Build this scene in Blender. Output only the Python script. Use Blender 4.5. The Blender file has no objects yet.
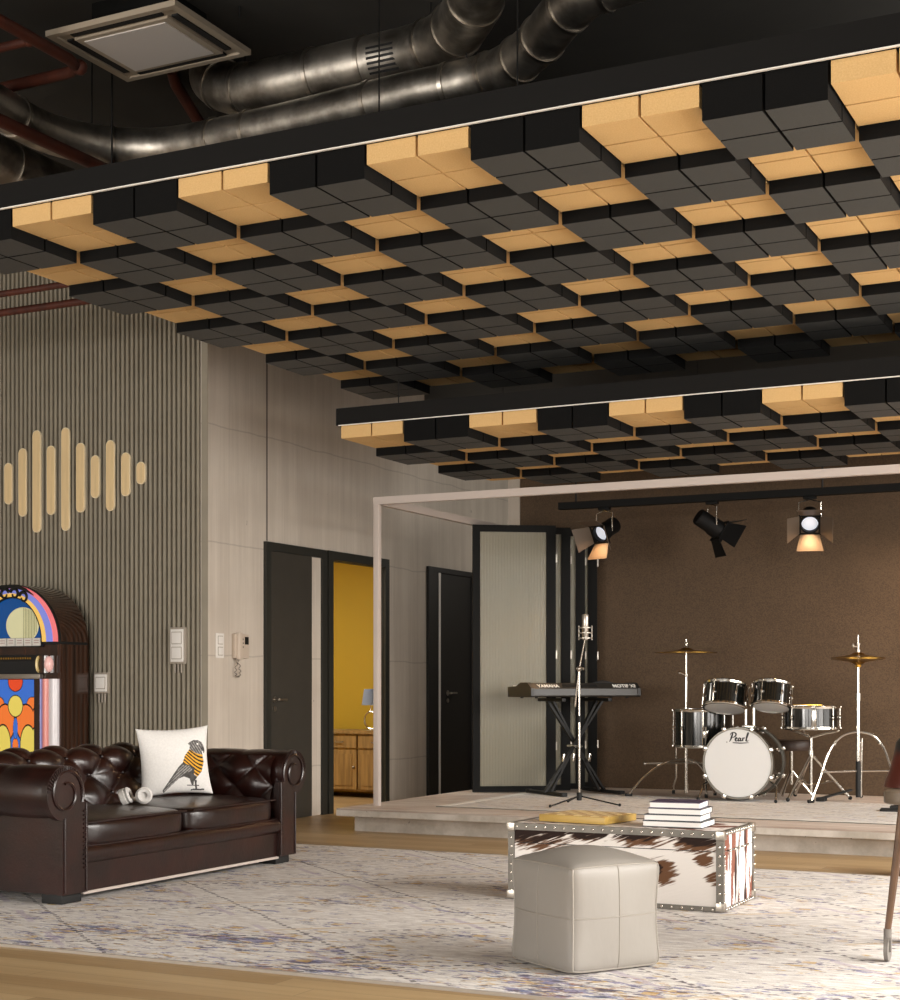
import bpy, bmesh, math, random
from mathutils import Vector, Matrix, Euler
random.seed(7)
PI = math.pi
sc = bpy.context.scene
COL = sc.collection

# ------------------------------------------------------------------ materials
def lin(c):
    if isinstance(c, str):
        c = [int(c[i:i+2], 16)/255 for i in (1, 3, 5)]
        c = [v/12.92 if v <= .04045 else ((v+.055)/1.055)**2.4 for v in c]
    return (c[0], c[1], c[2], 1)

class NT:
    def __init__(s, name):
        s.m = bpy.data.materials.new(name); s.m.use_nodes = True
        s.t = s.m.node_tree; s.b = s.t.nodes['Principled BSDF']
        s._tc = None
    def node(s, k, **kw):
        n = s.t.nodes.new(k)
        for a, v in kw.items(): setattr(n, a, v)
        return n
    def link(s, a, b): s.t.links.new(a, b)
    def obj(s):
        if s._tc is None: s._tc = s.node('ShaderNodeTexCoord')
        return s._tc.outputs['Object']
    def put(s, sock, v):
        if hasattr(v, 'links'): s.link(v, sock)
        else: sock.default_value = v
    def math(s, op, a, b=0.0, c=None, clamp=False):
        n = s.node('ShaderNodeMath', operation=op, use_clamp=clamp)
        s.put(n.inputs[0], a); s.put(n.inputs[1], b)
        if c is not None: s.put(n.inputs[2], c)
        return n.outputs[0]
    def scaled(s, sc3, off=(0, 0, 0), src=None):
        n = s.node('ShaderNodeMapping')
        s.link(src or s.obj(), n.inputs[0]); n.inputs['Scale'].default_value = sc3; n.inputs['Location'].default_value = off
        return n.outputs[0]
    def noise(s, sc3, scale=1.0, detail=3, rough=.55, off=(0, 0, 0), dist=0):
        n = s.node('ShaderNodeTexNoise'); s.link(s.scaled(sc3, off), n.inputs['Vector'])
        n.inputs['Scale'].default_value = scale; n.inputs['Detail'].default_value = detail
        n.inputs['Roughness'].default_value = rough; n.inputs['Distortion'].default_value = dist
        return n.outputs[0]
    def xyz(s):
        n = s.node('ShaderNodeSeparateXYZ'); s.link(s.obj(), n.inputs[0]); return n.outputs
    def mix(s, f, a, b):
        n = s.node('ShaderNodeMix', data_type='RGBA')
        s.put(n.inputs[0], f)
        for sock, v in ((n.inputs[6], a), (n.inputs[7], b)):
            if hasattr(v, 'links'): s.link(v, sock)
            else: sock.default_value = lin(v)
        return n.outputs[2]
    def step(s, v, lo, hi):
        n = s.node('ShaderNodeMapRange'); n.interpolation_type = 'SMOOTHSTEP'
        s.put(n.inputs[0], v); n.inputs[1].default_value = lo; n.inputs[2].default_value = hi
        return n.outputs[0]
    def color(s, c):
        if hasattr(c, 'links'): s.link(c, s.b.inputs['Base Color'])
        else: s.b.inputs['Base Color'].default_value = lin(c)
    def bump(s, h, strength=.3, dist=.01):
        n = s.node('ShaderNodeBump'); n.inputs['Strength'].default_value = strength; n.inputs['Distance'].default_value = dist
        s.link(h, n.inputs['Height']); s.link(n.outputs[0], s.b.inputs['Normal'])

def mat(name, col, rough=.55, metal=0.0, var=0, vscale=(6, 6, 6), bump=0, bscale=(60, 60, 60), coat=0, emit=0, emitcol=None, spec=None):
    n = NT(name); b = n.b
    if var:
        nz = n.noise(vscale, 1, 4)
        c = lin(col); d = tuple(max(0, v*(1-var)) for v in c[:3]); e = tuple(min(1, v*(1+var)) for v in c[:3])
        n.color(n.mix(n.step(nz, .3, .7), d, e))
    else:
        n.color(col)
    b.inputs['Roughness'].default_value = rough; b.inputs['Metallic'].default_value = metal
    if coat: b.inputs['Coat Weight'].default_value = coat; b.inputs['Coat Roughness'].default_value = .12
    if spec is not None: b.inputs['Specular IOR Level'].default_value = spec
    if emit:
        b.inputs['Emission Color'].default_value = lin(emitcol or col); b.inputs['Emission Strength'].default_value = emit
    if bump: n.bump(n.noise(bscale, 1, 3), bump, .004)
    return n.m

# ------------------------------------------------------------------ mesh builder
class MB:
    def __init__(s): s.bm = bmesh.new(); s.mi = 0
    def _take(s, verts, M=None):
        if M is not None: bmesh.ops.transform(s.bm, matrix=M, verts=verts)
        if s.mi:
            for f in {f for v in verts for f in v.link_faces}: f.material_index = s.mi
        return verts
    def box(s, c, d, rot=None, M=None, bevel=0):
        r = bmesh.ops.create_cube(s.bm, size=1)['verts']
        T = Matrix.Translation(c) @ (Euler(rot).to_matrix().to_4x4() if rot else Matrix()) @ Matrix.Diagonal((d[0], d[1], d[2], 1))
        if M is not None: T = M @ T
        bmesh.ops.transform(s.bm, matrix=T, verts=r)
        if s.mi:
            for f in {f for v in r for f in v.link_faces}: f.material_index = s.mi
        if bevel:
            es = list({e for v in r for e in v.link_edges})
            bmesh.ops.bevel(s.bm, geom=es, offset=bevel, segments=2, affect='EDGES', profile=.6, material=-1)
        return s
    def span(s, a, b, **k):
        return s.box([(a[i]+b[i])/2 for i in range(3)], [abs(a[i]-b[i]) for i in range(3)], **k)
    def cyl(s, p0, p1, r0, r1=None, seg=16, caps=True):
        p0, p1 = Vector(p0), Vector(p1); d = p1-p0
        r = bmesh.ops.create_cone(s.bm, cap_ends=caps, segments=seg, radius1=r0, radius2=r0 if r1 is None else r1, depth=d.length)['verts']
        s._take(r, Matrix.Translation((p0+p1)/2) @ d.to_track_quat('Z', 'Y').to_matrix().to_4x4()); return s
    def ball(s, c, r, seg=12, sc3=(1, 1, 1), M=None):
        v = bmesh.ops.create_uvsphere(s.bm, u_segments=seg, v_segments=max(6, seg//2), radius=r)['verts']
        T = Matrix.Translation(c) @ (M or Matrix()) @ Matrix.Diagonal((sc3[0], sc3[1], sc3[2], 1))
        s._take(v, T); return s
    def tube(s, pts, r, seg=8, closed=False, flat=None):
        P = [Vector(p) for p in pts]; n = len(P)
        R = r if isinstance(r, (list, tuple)) else [r]*n
        rings = []; up = None
        for i in range(n):
            a = P[i-1] if (i or closed) else P[i]; b = P[(i+1) % n] if (i < n-1 or closed) else P[i]
            t = (b-a)
            t = t.normalized() if t.length > 1e-9 else Vector((0, 0, 1))
            if up is None: up = Vector((0, 0, 1)) if abs(t.z) < .9 else Vector((1, 0, 0))
            u = (up-t*up.dot(t))
            u = u.normalized() if u.length > 1e-6 else t.orthogonal().normalized()
            up = u; w = t.cross(u)
            rings.append([s.bm.verts.new(P[i]+(u*math.cos(q)+w*math.sin(q))*R[i]) for q in [2*PI*k/seg for k in range(seg)]])
        for i in range(n if closed else n-1):
            A, B = rings[i], rings[(i+1) % n]
            for k in range(seg):
                f = s.bm.faces.new((A[k], A[(k+1) % seg], B[(k+1) % seg], B[k])); f.material_index = s.mi
        if not closed:
            for rg in (rings[0][::-1], rings[-1]):
                f = s.bm.faces.new(rg); f.material_index = s.mi
        return s
    def lathe(s, prof, seg=32, M=None):
        rows = []; vs = []
        for (r, z) in prof:
            if r < 1e-6: row = [s.bm.verts.new((0, 0, z))]
            else: row = [s.bm.verts.new((r*math.cos(2*PI*k/seg), r*math.sin(2*PI*k/seg), z)) for k in range(seg)]
            rows.append(row); vs += row
        for A, B in zip(rows, rows[1:]):
            for k in range(seg):
                j = (k+1) % seg
                if len(A) == 1 and len(B) == 1: continue
                if len(A) == 1: q = (A[0], B[j], B[k])
                elif len(B) == 1: q = (A[k], A[j], B[0])
                else: q = (A[k], A[j], B[j], B[k])
                try: s.bm.faces.new(q).material_index = s.mi
                except ValueError: pass
        if M is not None: bmesh.ops.transform(s.bm, matrix=M, verts=vs)
        return s
    def prism(s, poly, axis, a, b):
        """poly: 2D points in the plane normal to axis, extruded from a to b along it"""
        def P(p, h):
            return {'x': (h, p[0], p[1]), 'y': (p[0], h, p[1]), 'z': (p[0], p[1], h)}[axis]
        A = [s.bm.verts.new(P(p, a)) for p in poly]; B = [s.bm.verts.new(P(p, b)) for p in poly]; n = len(poly)
        fs = [s.bm.faces.new(A[::-1]), s.bm.faces.new(B)]
        for k in range(n): fs.append(s.bm.faces.new((A[k], A[(k+1) % n], B[(k+1) % n], B[k])))
        for f in fs: f.material_index = s.mi
        return s
    def grid(s, nu, nv, fn, mfn=None, close_u=False):
        V = [[s.bm.verts.new(fn(i/nu, j/nv)) for j in range(nv+1)] for i in range(nu+1)]
        for i in range(nu):
            for j in range(nv):
                f = s.bm.faces.new((V[i][j], V[i+1][j], V[i+1][j+1], V[i][j+1]))
                f.material_index = mfn((i+.5)/nu, (j+.5)/nv) if mfn else s.mi
        return s
    def build(s, name, m, parent=None, smooth=35, loc=None, rot=None, weld=0):
        if weld: bmesh.ops.remove_doubles(s.bm, verts=s.bm.verts, dist=weld)
        bmesh.ops.recalc_face_normals(s.bm, faces=s.bm.faces)
        me = bpy.data.meshes.new(name); s.bm.to_mesh(me); s.bm.free()
        for q in (m if isinstance(m, (list, tuple)) else [m]): me.materials.append(q)
        if smooth and len(me.polygons):
            me.polygons.foreach_set('use_smooth', [True]*len(me.polygons))
            me.set_sharp_from_angle(angle=math.radians(smooth))
        o = bpy.data.objects.new(name, me); COL.objects.link(o)
        if parent: o.parent = parent
        if loc: o.location = loc
        if rot: o.rotation_euler = rot
        return o

def puff(bm_, c, h, n=14, e=9, bulge=(0, 0, 0), M=None):
    """rounded, bulging block: half sizes h, superellipsoid exponent e, bulge pushed out along each axis"""
    old = set(bm_.bm.verts); r = bmesh.ops.create_cube(bm_.bm, size=2)['verts']
    es = list({q for v in r for q in v.link_edges})
    bmesh.ops.subdivide_edges(bm_.bm, edges=es, cuts=n, use_grid_fill=True)
    seen = [v for v in bm_.bm.verts if v not in old]
    for v in seen:
        p = v.co.copy(); m = max(abs(p.x), abs(p.y), abs(p.z))
        k = (abs(p.x)**e+abs(p.y)**e+abs(p.z)**e)**(1/e)
        q = p*(m/k)
        bx = bulge[0]*(1-q.y*q.y)*(1-q.z*q.z)*q.x
        by = bulge[1]*(1-q.x*q.x)*(1-q.z*q.z)*q.y
        bz = bulge[2]*(1-q.x*q.x)*(1-q.y*q.y)*q.z
        v.co = Vector((q.x*h[0]+bx+c[0], q.y*h[1]+by+c[1], q.z*h[2]+bz+c[2]))
    if M is not None: bmesh.ops.transform(bm_.bm, matrix=M, verts=list(seen))
    return bm_

def tag(o, label, cat, group=None, kind=None):
    o['label'] = label; o['category'] = cat
    if group: o['group'] = group
    if kind: o['kind'] = kind
    return o
def thing(name, label, cat, loc=(0, 0, 0), rz=0, group=None):
    o = bpy.data.objects.new(name, None); COL.objects.link(o)
    o.empty_display_size = .1
    o.location = loc; o.rotation_euler = (0, 0, rz)
    return tag(o, label, cat, group)
def struct(o): o['kind'] = 'structure'; return o
def inpoly(x, y, P):
    c = False; j = len(P)-1
    for i in range(len(P)):
        if (P[i][1] > y) != (P[j][1] > y) and x < (P[j][0]-P[i][0])*(y-P[i][1])/(P[j][1]-P[i][1])+P[i][0]: c = not c
        j = i
    return c
def arc(cx, cy, r, a0, a1, n, ry=None):
    ry = r if ry is None else ry
    return [(cx+r*math.cos(a0+(a1-a0)*k/n), cy+ry*math.sin(a0+(a1-a0)*k/n)) for k in range(n+1)]
def smoothpath(P, n=6):
    P = [Vector(p) for p in P]; out = []
    for i in range(len(P)-1):
        a = P[max(i-1, 0)]; b = P[i]; c = P[i+1]; d = P[min(i+2, len(P)-1)]
        for k in range(n):
            t = k/n
            out.append(.5*((2*b)+(c-a)*t+(2*a-5*b+4*c-d)*t*t+(3*b-a-3*c+d)*t**3))
    out.append(P[-1]); return out

ST = .174           # stage height
# ------------------------------------------------------------------ plain materials
M_black = mat('black_powder_coat', '#0c0c0b', .6, spec=.15)
M_blackmetal = mat('black_metal', '#100f0e', .5, 0, spec=.35)
M_dark = mat('charcoal_door', '#35312a', .55, var=.06)
M_frame = mat('dark_olive_frame', '#23231e', .5)
M_nearblack = mat('near_black_door', '#1c1a18', .5)
M_chrome = mat('chrome', '#d8d4cc', .16, 1)
M_steel = mat('brushed_steel', '#b5aea4', .32, 1)
M_whitepl = mat('white_plastic', '#e6e3de', .35)
M_cream = mat('beige_plastic', '#c5b6a6', .45)
M_screen = mat('dark_screen', '#0b0b0b', .15)
M_alum = mat('powder_coated_frame', '#bcb0a8', .45, .0)
M_rubber = mat('black_rubber', '#0e0e0e', .7)
M_brass = mat('cymbal_bronze', '#a07a35', .28, 1, var=.15, vscale=(30, 30, 30))
M_gold = mat('gold_metal', '#d8a94a', .3, 1)
M_pipe = mat('rusty_red_pipe', '#4a2114', .6, var=.25, vscale=(9, 9, 9))
M_drumhead = mat('white_drumhead', '#d9d8d6', .4)
M_shell = mat('black_lacquer_shell', '#10110f', .12, coat=.6)
M_paper = mat('book_pages', '#e9e6e2', .7)
M_wood_dark = mat('dark_brown_wood', '#3a2114', .32, var=.3, vscale=(40, 40, 2), coat=.3)

# ------------------------------------------------------------------ room materials
def concrete_wall():
    n = NT('board_marked_concrete'); x, y, z = n.xyz()
    a = n.noise((3, 9, .5), 1, 5, .6); b = n.noise((1, 1, 1), 1.3, 4, .6); c = n.noise((20, 55, 1.2), 1, 3)
    v = n.math('ADD', n.math('MULTIPLY', a, .45), n.math('ADD', n.math('MULTIPLY', b, .35), n.math('MULTIPLY', c, .2)))
    col = n.mix(n.step(v, .36, .64), '#bdb2a5', '#cfc5b8')
    # pour joints: level lines and one upright panel joint
    def line(v, at, w): return n.math('LESS_THAN', n.math('ABSOLUTE', n.math('SUBTRACT', v, at)), w)
    wob = n.math('MULTIPLY', n.math('SUBTRACT', n.noise((1, 2.2, 1), 1, 3), .5), .05)
    zz = n.math('ADD', z, wob); j = 0
    for at in (.42, 1.33, 2.2, 3.1): j = n.math('MAXIMUM', j, n.math('MULTIPLY', line(zz, at, .006), .22))
    for at in (9.87, 11.62, 13.0): j = n.math('MAXIMUM', j, n.math('MULTIPLY', line(y, at, .003), .2))
    j = n.math('MAXIMUM', j, n.math('MULTIPLY', n.math('MULTIPLY', line(y, 10.4, .012), n.math('GREATER_THAN', z, 2.27)), .85))
    pits = n.noise((14, 14, 14), 1, 2); j = n.math('MAXIMUM', j, n.math('MULTIPLY', n.step(pits, .76, .8), .4))
    n.color(n.mix(j, col, '#4a433b')); n.b.inputs['Roughness'].default_value = .75
    n.bump(v, .25, .01); return n.m
def floor_mat():
    n = NT('oak_plank_floor'); x, y, z = n.xyz()
    row = n.math('FLOOR', n.math('DIVIDE', y, .14)); fy = n.math('FRACT', n.math('DIVIDE', y, .14))
    w = n.node('ShaderNodeTexWhiteNoise', noise_dimensions='1D'); n.link(row, w.inputs['W'])
    sx = n.math('ADD', n.math('DIVIDE', x, 1.5), n.math('MULTIPLY', w.outputs[0], 7.3))
    fx = n.math('FRACT', sx); cell = n.math('ADD', n.math('FLOOR', sx), n.math('MULTIPLY', row, 17.1))
    w2 = n.node('ShaderNodeTexWhiteNoise', noise_dimensions='1D'); n.link(cell, w2.inputs['W'])
    g = n.noise((1.3, 26, 1), 1, 5, .65, dist=.4)
    t = n.math('ADD', n.math('MULTIPLY', w2.outputs[0], .45), n.math('MULTIPLY', g, .65))
    c = n.mix(n.step(t, .2, .95), '#9f8159', '#bfa379')
    gap = n.math('MAXIMUM', n.math('LESS_THAN', fy, .018), n.math('LESS_THAN', fx, .002))
    n.color(n.mix(n.math('MULTIPLY', gap, .55), c, '#4b3822')); n.b.inputs['Roughness'].default_value = .42
    n.bump(g, .1, .003); return n.m
def stage_mat():
    n = NT('worn_stage_boards'); x, y, z = n.xyz()
    g = n.noise((1.1, 22, 3), 1, 5, .65); b = n.noise((.9, .9, .9), 1.6, 3)
    fy = n.math('FRACT', n.math('DIVIDE', y, .17))
    t = n.math('ADD', n.math('MULTIPLY', g, .6), n.math('MULTIPLY', b, .4))
    c = n.mix(n.step(t, .33, .66), '#c4ae9f', '#eadfd4')
    n.color(n.mix(n.math('MULTIPLY', n.math('LESS_THAN', fy, .02), .5), c, '#5a463a')); n.b.inputs['Roughness'].default_value = .6
    return n.m
def plinth_mat():
    n = NT('pitted_concrete'); a = n.noise((3, 3, 3), 1.2, 5, .65); p = n.noise((22, 22, 22), 1, 2)
    c = n.mix(n.step(a, .33, .68), '#a9a196', '#cbc4bb')
    n.color(n.mix(n.step(p, .7, .76), c, '#463f38')); n.b.inputs['Roughness'].default_value = .8; n.bump(a, .3, .01); return n.m
def brown_wall():
    n = NT('brown_acoustic_felt'); f = n.noise((110, 110, 110), 1, 2); b = n.noise((2, 2, 2), 1, 3)
    t = n.math('ADD', n.math('MULTIPLY', f, .75), n.math('MULTIPLY', b, .25))
    n.color(n.mix(n.step(t, .34, .66), '#4a3b2c', '#5c4a38')); n.b.inputs['Roughness'].default_value = .95
    n.bump(f, .25, .008); return n.m
def rug_mat(name, scale=1.0, y0=None, pale=False):
    n = NT(name); x, y, z = n.xyz()
    base = n.mix(n.step(n.noise((9, 30, 1), 1, 5, .7), .38, .66), '#d8d2cb' if pale else '#cdc6c0', '#f0ece7' if pale else '#eae6e1')
    # woven streaks of colour, thicker in patches and along the border
    patch = n.noise((1.7, 2.6, 1), 1, 3); pt = n.math('MULTIPLY', n.math('SUBTRACT', patch, .5), .35)
    bord = 0
    if y0 is not None:
        bord = n.math('MULTIPLY', n.math('SUBTRACT', 1, n.step(n.math('SUBTRACT', y, y0), .5, .75)), .05)
    k = .6 if pale else 1
    def streak(sx, sy, thr, col, off, src, amt=.9):
        v = n.noise((sx*scale, sy*scale, 1), 1, 4, .7, off)
        v = n.math('ADD', n.math('ADD', v, n.math('MULTIPLY', pt, k)), bord)
        return n.mix(n.math('MULTIPLY', n.step(v, thr, thr+.05), amt*k), src, col)
    c = streak(6, 15, .605, '#c4a25f', (3, 9, 0), base, .8)
    c = streak(7, 17, .60, '#8a86a8', (7, 1, 0), c, .85)
    c = streak(6, 19, .635, '#717b98', (1, 4, 0), c, .9)
    c = streak(8, 16, .66, '#ad8263', (11, 2, 0), c, .85)
    c = streak(11, 32, .605, '#5c5460', (5, 5, 0), c, .85)
    # dotted lozenge lines and bands
    def dots(a, b, period, w, dash, col, src, amt=.75):
        f = n.math('ABSOLUTE', n.math('SUBTRACT', n.math('FRACT', n.math('DIVIDE', a, period)), .5))
        m = n.math('LESS_THAN', f, w/period)
        d = n.math('LESS_THAN', n.math('FRACT', n.math('DIVIDE', b, dash)), .55)
        return n.mix(n.math('MULTIPLY', n.math('MULTIPLY', m, d), amt*k), src, col)
    wb = n.math('MULTIPLY', n.math('SUBTRACT', n.noise((7, 7, 1), 1, 3, .6, (2, 5, 0)), .5), .06)
    y = n.math('ADD', y, wb)
    u = n.math('ADD', n.math('MULTIPLY', x, .8), y); v = n.math('SUBTRACT', n.math('MULTIPLY', x, .8), y)
    c = dots(u, v, 1.15, .012, .07, '#4a4349', c); c = dots(v, u, 1.15, .012, .07, '#4a4349', c)
    c = dots(n.math('ADD', u, .16), v, 1.15, .02, .9, '#b7a9bb', c, .5)
    c = dots(n.math('ADD', v, .16), u, 1.15, .022, .9, '#d0b78c', c, .5)
    # little medallions
    mx = n.math('ABSOLUTE', n.math('SUBTRACT', n.math('FRACT', n.math('DIVIDE', u, .575)), .5)); my = n.math('ABSOLUTE', n.math('SUBTRACT', n.math('FRACT', n.math('DIVIDE', v, .575)), .5))
    r = n.math('ADD', mx, my); wv = n.noise((25, 40, 1), 1, 2)
    ring = n.math('MULTIPLY', n.math('LESS_THAN', n.math('ABSOLUTE', n.math('SUBTRACT', n.math('ADD', r, n.math('MULTIPLY', wv, .08)), .16)), .035), n.step(wv, .45, .55))
    c = n.mix(n.math('MULTIPLY', ring, .6*k), c, '#6d6480')
    core = n.math('MULTIPLY', n.math('LESS_THAN', r, .08), n.step(patch, .45, .55))
    c = n.mix(n.math('MULTIPLY', core, .7*k), c, '#c8a35c')
    n.color(c); n.b.inputs['Roughness'].default_value = .95; n.b.inputs['Specular IOR Level'].default_value = .1
    n.bump(n.noise((120, 120, 120), 1, 2), .4, .006); return n.m
M_conc = concrete_wall(); M_floor = floor_mat(); M_stage = stage_mat(); M_plinth = plinth_mat(); M_brown = brown_wall()
M_slat = mat('taupe_slat_panel', '#948c7c', .6, var=.05, vscale=(5, 5, 5))
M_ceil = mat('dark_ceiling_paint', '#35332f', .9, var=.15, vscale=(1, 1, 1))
M_white = mat('white_wall_paint', '#a8a29a', .8)
M_yellow = mat('mustard_wall_paint', '#c8a62e', .7)
M_winframe = mat('window_frame_paint', '#23221f', .5)
# ------------------------------------------------------------------ the room
XL, XR, YF, YB, ZC = -6.85, 2.3, -4.0, 13.15, 4.82
XFAR, YS = -10.6, 9.59
ADDED_SKYLIGHT = (-3.6, 1.6, -3.2, 2.0)
b = MB(); b.span((XFAR-.2, YF-.2, -.1), (XR+.2, 16.2, 0)); struct(b.build('floor', M_floor))
b = MB(); x0, x1, y0, y1 = ADDED_SKYLIGHT
b.span((XFAR-.2, YF-.2, ZC), (x0, 16.2, ZC+.15)); b.span((x1, YF-.2, ZC), (XR+.2, 16.2, ZC+.15)); b.span((x0, YF-.2, ZC), (x1, y0, ZC+.15)); b.span((x0, y1, ZC), (x1, 16.2, ZC+.15))
struct(b.build('ceiling', M_ceil, smooth=0))
b = MB()     # concrete wall with the opening of the second door
b.span((XL-.07, YS+.005, 0), (XL, 11.38, ZC)); b.span((XL-.07, 12.33, 0), (XL, 16.2, ZC)); b.span((XL-.07, 11.38, 2.2), (XL, 12.33, ZC))
struct(b.build('wall_left', M_conc, smooth=0))
b = MB(); b.span((XFAR, YS+.036, 0), (XL-.0705, YS+.11, ZC)); struct(b.build('wall_slatted_backing', M_slat, smooth=0))
b = MB(); p = .0449; x = XL-.062; prof = [(XL-.001, YS+.036), (XL-.001, YS), (x+.004, YS), (x, YS+.034)]     # slatted cladding: upright ribs
while x > XFAR+p:
    prof += [(x-.015, YS+.034), (x-.019, YS), (x-.041, YS), (x-p, YS+.034)]; x -= p
vs = [[b.bm.verts.new((px, py, zz)) for (px, py) in prof] for zz in (0.0, ZC)]
for i in range(len(prof)-1): b.bm.faces.new((vs[0][i], vs[0][i+1], vs[1][i+1], vs[1][i]))
struct(b.build('wall_slatted', M_slat, smooth=0))
b = MB(); b.span((XFAR-.2, YF, 0), (XFAR, 13.85, ZC)); struct(b.build('wall_left_far', M_white, smooth=0))
b = MB(); b.span((-5.84, YB, 0), (XR, YB+.18, ZC)); struct(b.build('wall_back', M_brown, smooth=0))
b = MB(); b.span((-5.96, YB-.01, 0), (-5.841, YB+.18, 3.45)); struct(b.build('trim_1', M_conc, smooth=0))
b = MB(); b.span((XFAR-.2, 16, 0), (XR+.2, 16.2, ZC)); struct(b.build('wall_end', M_white, smooth=0))
WINS_R = [(3.4, 6.4), (6.8, 9.8), (10.2, 12.8)]; ZW = (.35, 3.1)
b = MB(); b.span((XR, YF, 0), (XR+.2, 16, ZW[0])); b.span((XR, YF, ZW[1]), (XR+.2, 16, ZC))
e = YF
for a, c in WINS_R+[(16, 16)]:
    b.span((XR, e, ZW[0]), (XR+.2, a, ZW[1])); e = c
struct(b.build('wall_right', M_white, smooth=0))
WINS_F = [(-9.6, -6.4), (-5.6, -2.4), (-1.6, 1.8)]
b = MB(); b.span((XFAR, YF-.2, 0), (XR, YF, ZW[0])); b.span((XFAR, YF-.2, ZW[1]), (XR, YF, ZC)); e = XFAR
for a, c in WINS_F+[(XR, XR)]:
    b.span((e, YF-.2, ZW[0]), (a, YF, ZW[1])); e = c
struct(b.build('wall_front', M_white, smooth=0))
k = 1
def window(cx, cy, w, along):
    global k
    b = MB(); h0, h1 = ZW; t = .05
    def bar(u0, u1, z0, z1):
        if along == 'y': b.span((cx-.04, cy+u0, z0), (cx+.04, cy+u1, z1))
        else: b.span((cx+u0, cy-.04, z0), (cx+u1, cy+.04, z1))
    for i in range(5):
        u = -w/2+i*w/4; bar(max(u-t/2, -w/2), min(u+t/2, w/2), h0, h1)
    for i in range(4):
        z = h0+i*(h1-h0)/3; bar(-w/2, w/2, max(z-t/2, h0), min(z+t/2, h1))
    struct(b.build('window_%d' % k, M_winframe, smooth=0)); k += 1
for a, c in WINS_R: window(XR+.1, (a+c)/2, c-a, 'y')
for a, c in WINS_F: window((a+c)/2, YF-.1, c-a, 'x')
b = MB(); x0, x1, y0, y1 = ADDED_SKYLIGHT      # added roof light, unseen, put in to bring light from above
for i in range(5):
    x = x0+(x1-x0)*i/4; b.span((x-.03, y0, ZC+.02), (x+.03, y1, ZC+.1)); y = y0+(y1-y0)*i/4; b.span((x0, y-.03, ZC+.02), (x1, y+.03, ZC+.1))
struct(b.build('window_%d' % k, M_winframe, smooth=0))
b = MB(); b.span((XL, YB-.004, 3.45), (XR, YB+.18, ZC)); struct(b.build('wall_back_upper_shade', M_ceil, smooth=0))  # shade on the upper brown wall, put in as a dark panel
# the yellow side room
b = MB(); b.span((-10, 13.7, 0), (XL-.07, 13.85, 2.7)); struct(b.build('wall_side_room', M_yellow, smooth=0))
b = MB(); b.span((-10.2, 9.75, 0), (-10, 13.85, 2.7)); b.span((-10, 9.71, 0), (XL-.07, 9.8, 2.7)); struct(b.build('wall_side_room_far', M_yellow, smooth=0))
b = MB(); b.span((-10.2, 9.71, 2.7), (XL-.07, 13.85, 2.8)); struct(b.build('ceiling_side_room', M_white, smooth=0))

# ------------------------------------------------------------------ doors
def lever(parent, x, y, z, dy):
    b = MB(); b.cyl((x, y, z), (x+.045, y, z), .011); b.tube([(x+.045, y, z), (x+.045, y+dy*.12, z)], .009)
    b.cyl((x, y, z), (x+.008, y, z), .025, seg=20); b.cyl((x, y, z-.075), (x+.008, y, z-.075), .022, seg=20)
    b.build('handle', M_steel, parent)
def doorframe(name, y0, y1, top, t, m, tt=None):
    b = MB(); tt = tt or t; x0, x1 = XL-.0, XL+.03
    b.span((x0, y0, 0), (x1, y0+t, top)); b.span((x0, y1-t, 0), (x1, y1, top)); b.span((x0, y0+t, top-tt), (x1, y1-t, top))
    o = b.build(name, m, smooth=0); struct(o); return o
d = doorframe('door_1', 10.35, 11.29, 2.262, .07, M_frame)
b = MB(); b.span((XL+.001, 10.42, .005), (XL+.02, 11.055, 2.19)); b.build('leaf', M_dark, d, smooth=0)
lever(d, XL+.02, 10.48, .99, 1)
b = MB(); b.span((XL+.001, 11.075, .005), (XL+.006, 11.22, 2.19)); b.build('side_panel', M_conc, d, smooth=0)
d = doorframe('door_2', 11.32, 12.395, 2.265, .075, M_frame)
b = MB(); b.span((XL-.07, 11.38, 0), (XL, 11.395, 2.2)); b.span((XL-.07, 12.315, 0), (XL, 12.33, 2.2)); b.span((XL-.07, 11.395, 2.185), (XL, 12.315, 2.2)); b.build('jamb', M_frame, d, smooth=0)
d = doorframe('door_3', 13.19, 14.35, 2.262, .2, M_nearblack, .05)
b = MB(); b.span((XL+.001, 13.43, .005), (XL+.012, 14.15, 2.21)); b.build('leaf', M_nearblack, d, smooth=0)
b = MB(); b.span((XL+.001, 13.395, .005), (XL+.032, 13.435, 2.21)); b.build('lit_edge_strip', M_whitepl, d, smooth=0)  # light along the door edge, put in as a white strip
lever(d, XL+.012, 13.62, 1.03, 1)

# ------------------------------------------------------------------ stage
g = thing('stage', 'low grey stage platform with overhanging board deck below the brown felt wall', 'stage', (-5.96, 10.0, 0))
b = MB(); b.span((0, 0, .118), (6.4, 3.14, ST)); b.build('deck', M_stage, g, smooth=0)
b = MB(); b.span((0, -.002, .1185), (6.4, .0, ST-.012)); b.span((-.002, -.002, .1185), (0, 3.14, ST-.012)); b.build('deck_edge', M_plinth, g, smooth=0)
b = MB(); b.span((.1, .1, 0), (6.3, 3.12, .118)); b.build('plinth', M_plinth, g, smooth=0)

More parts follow.
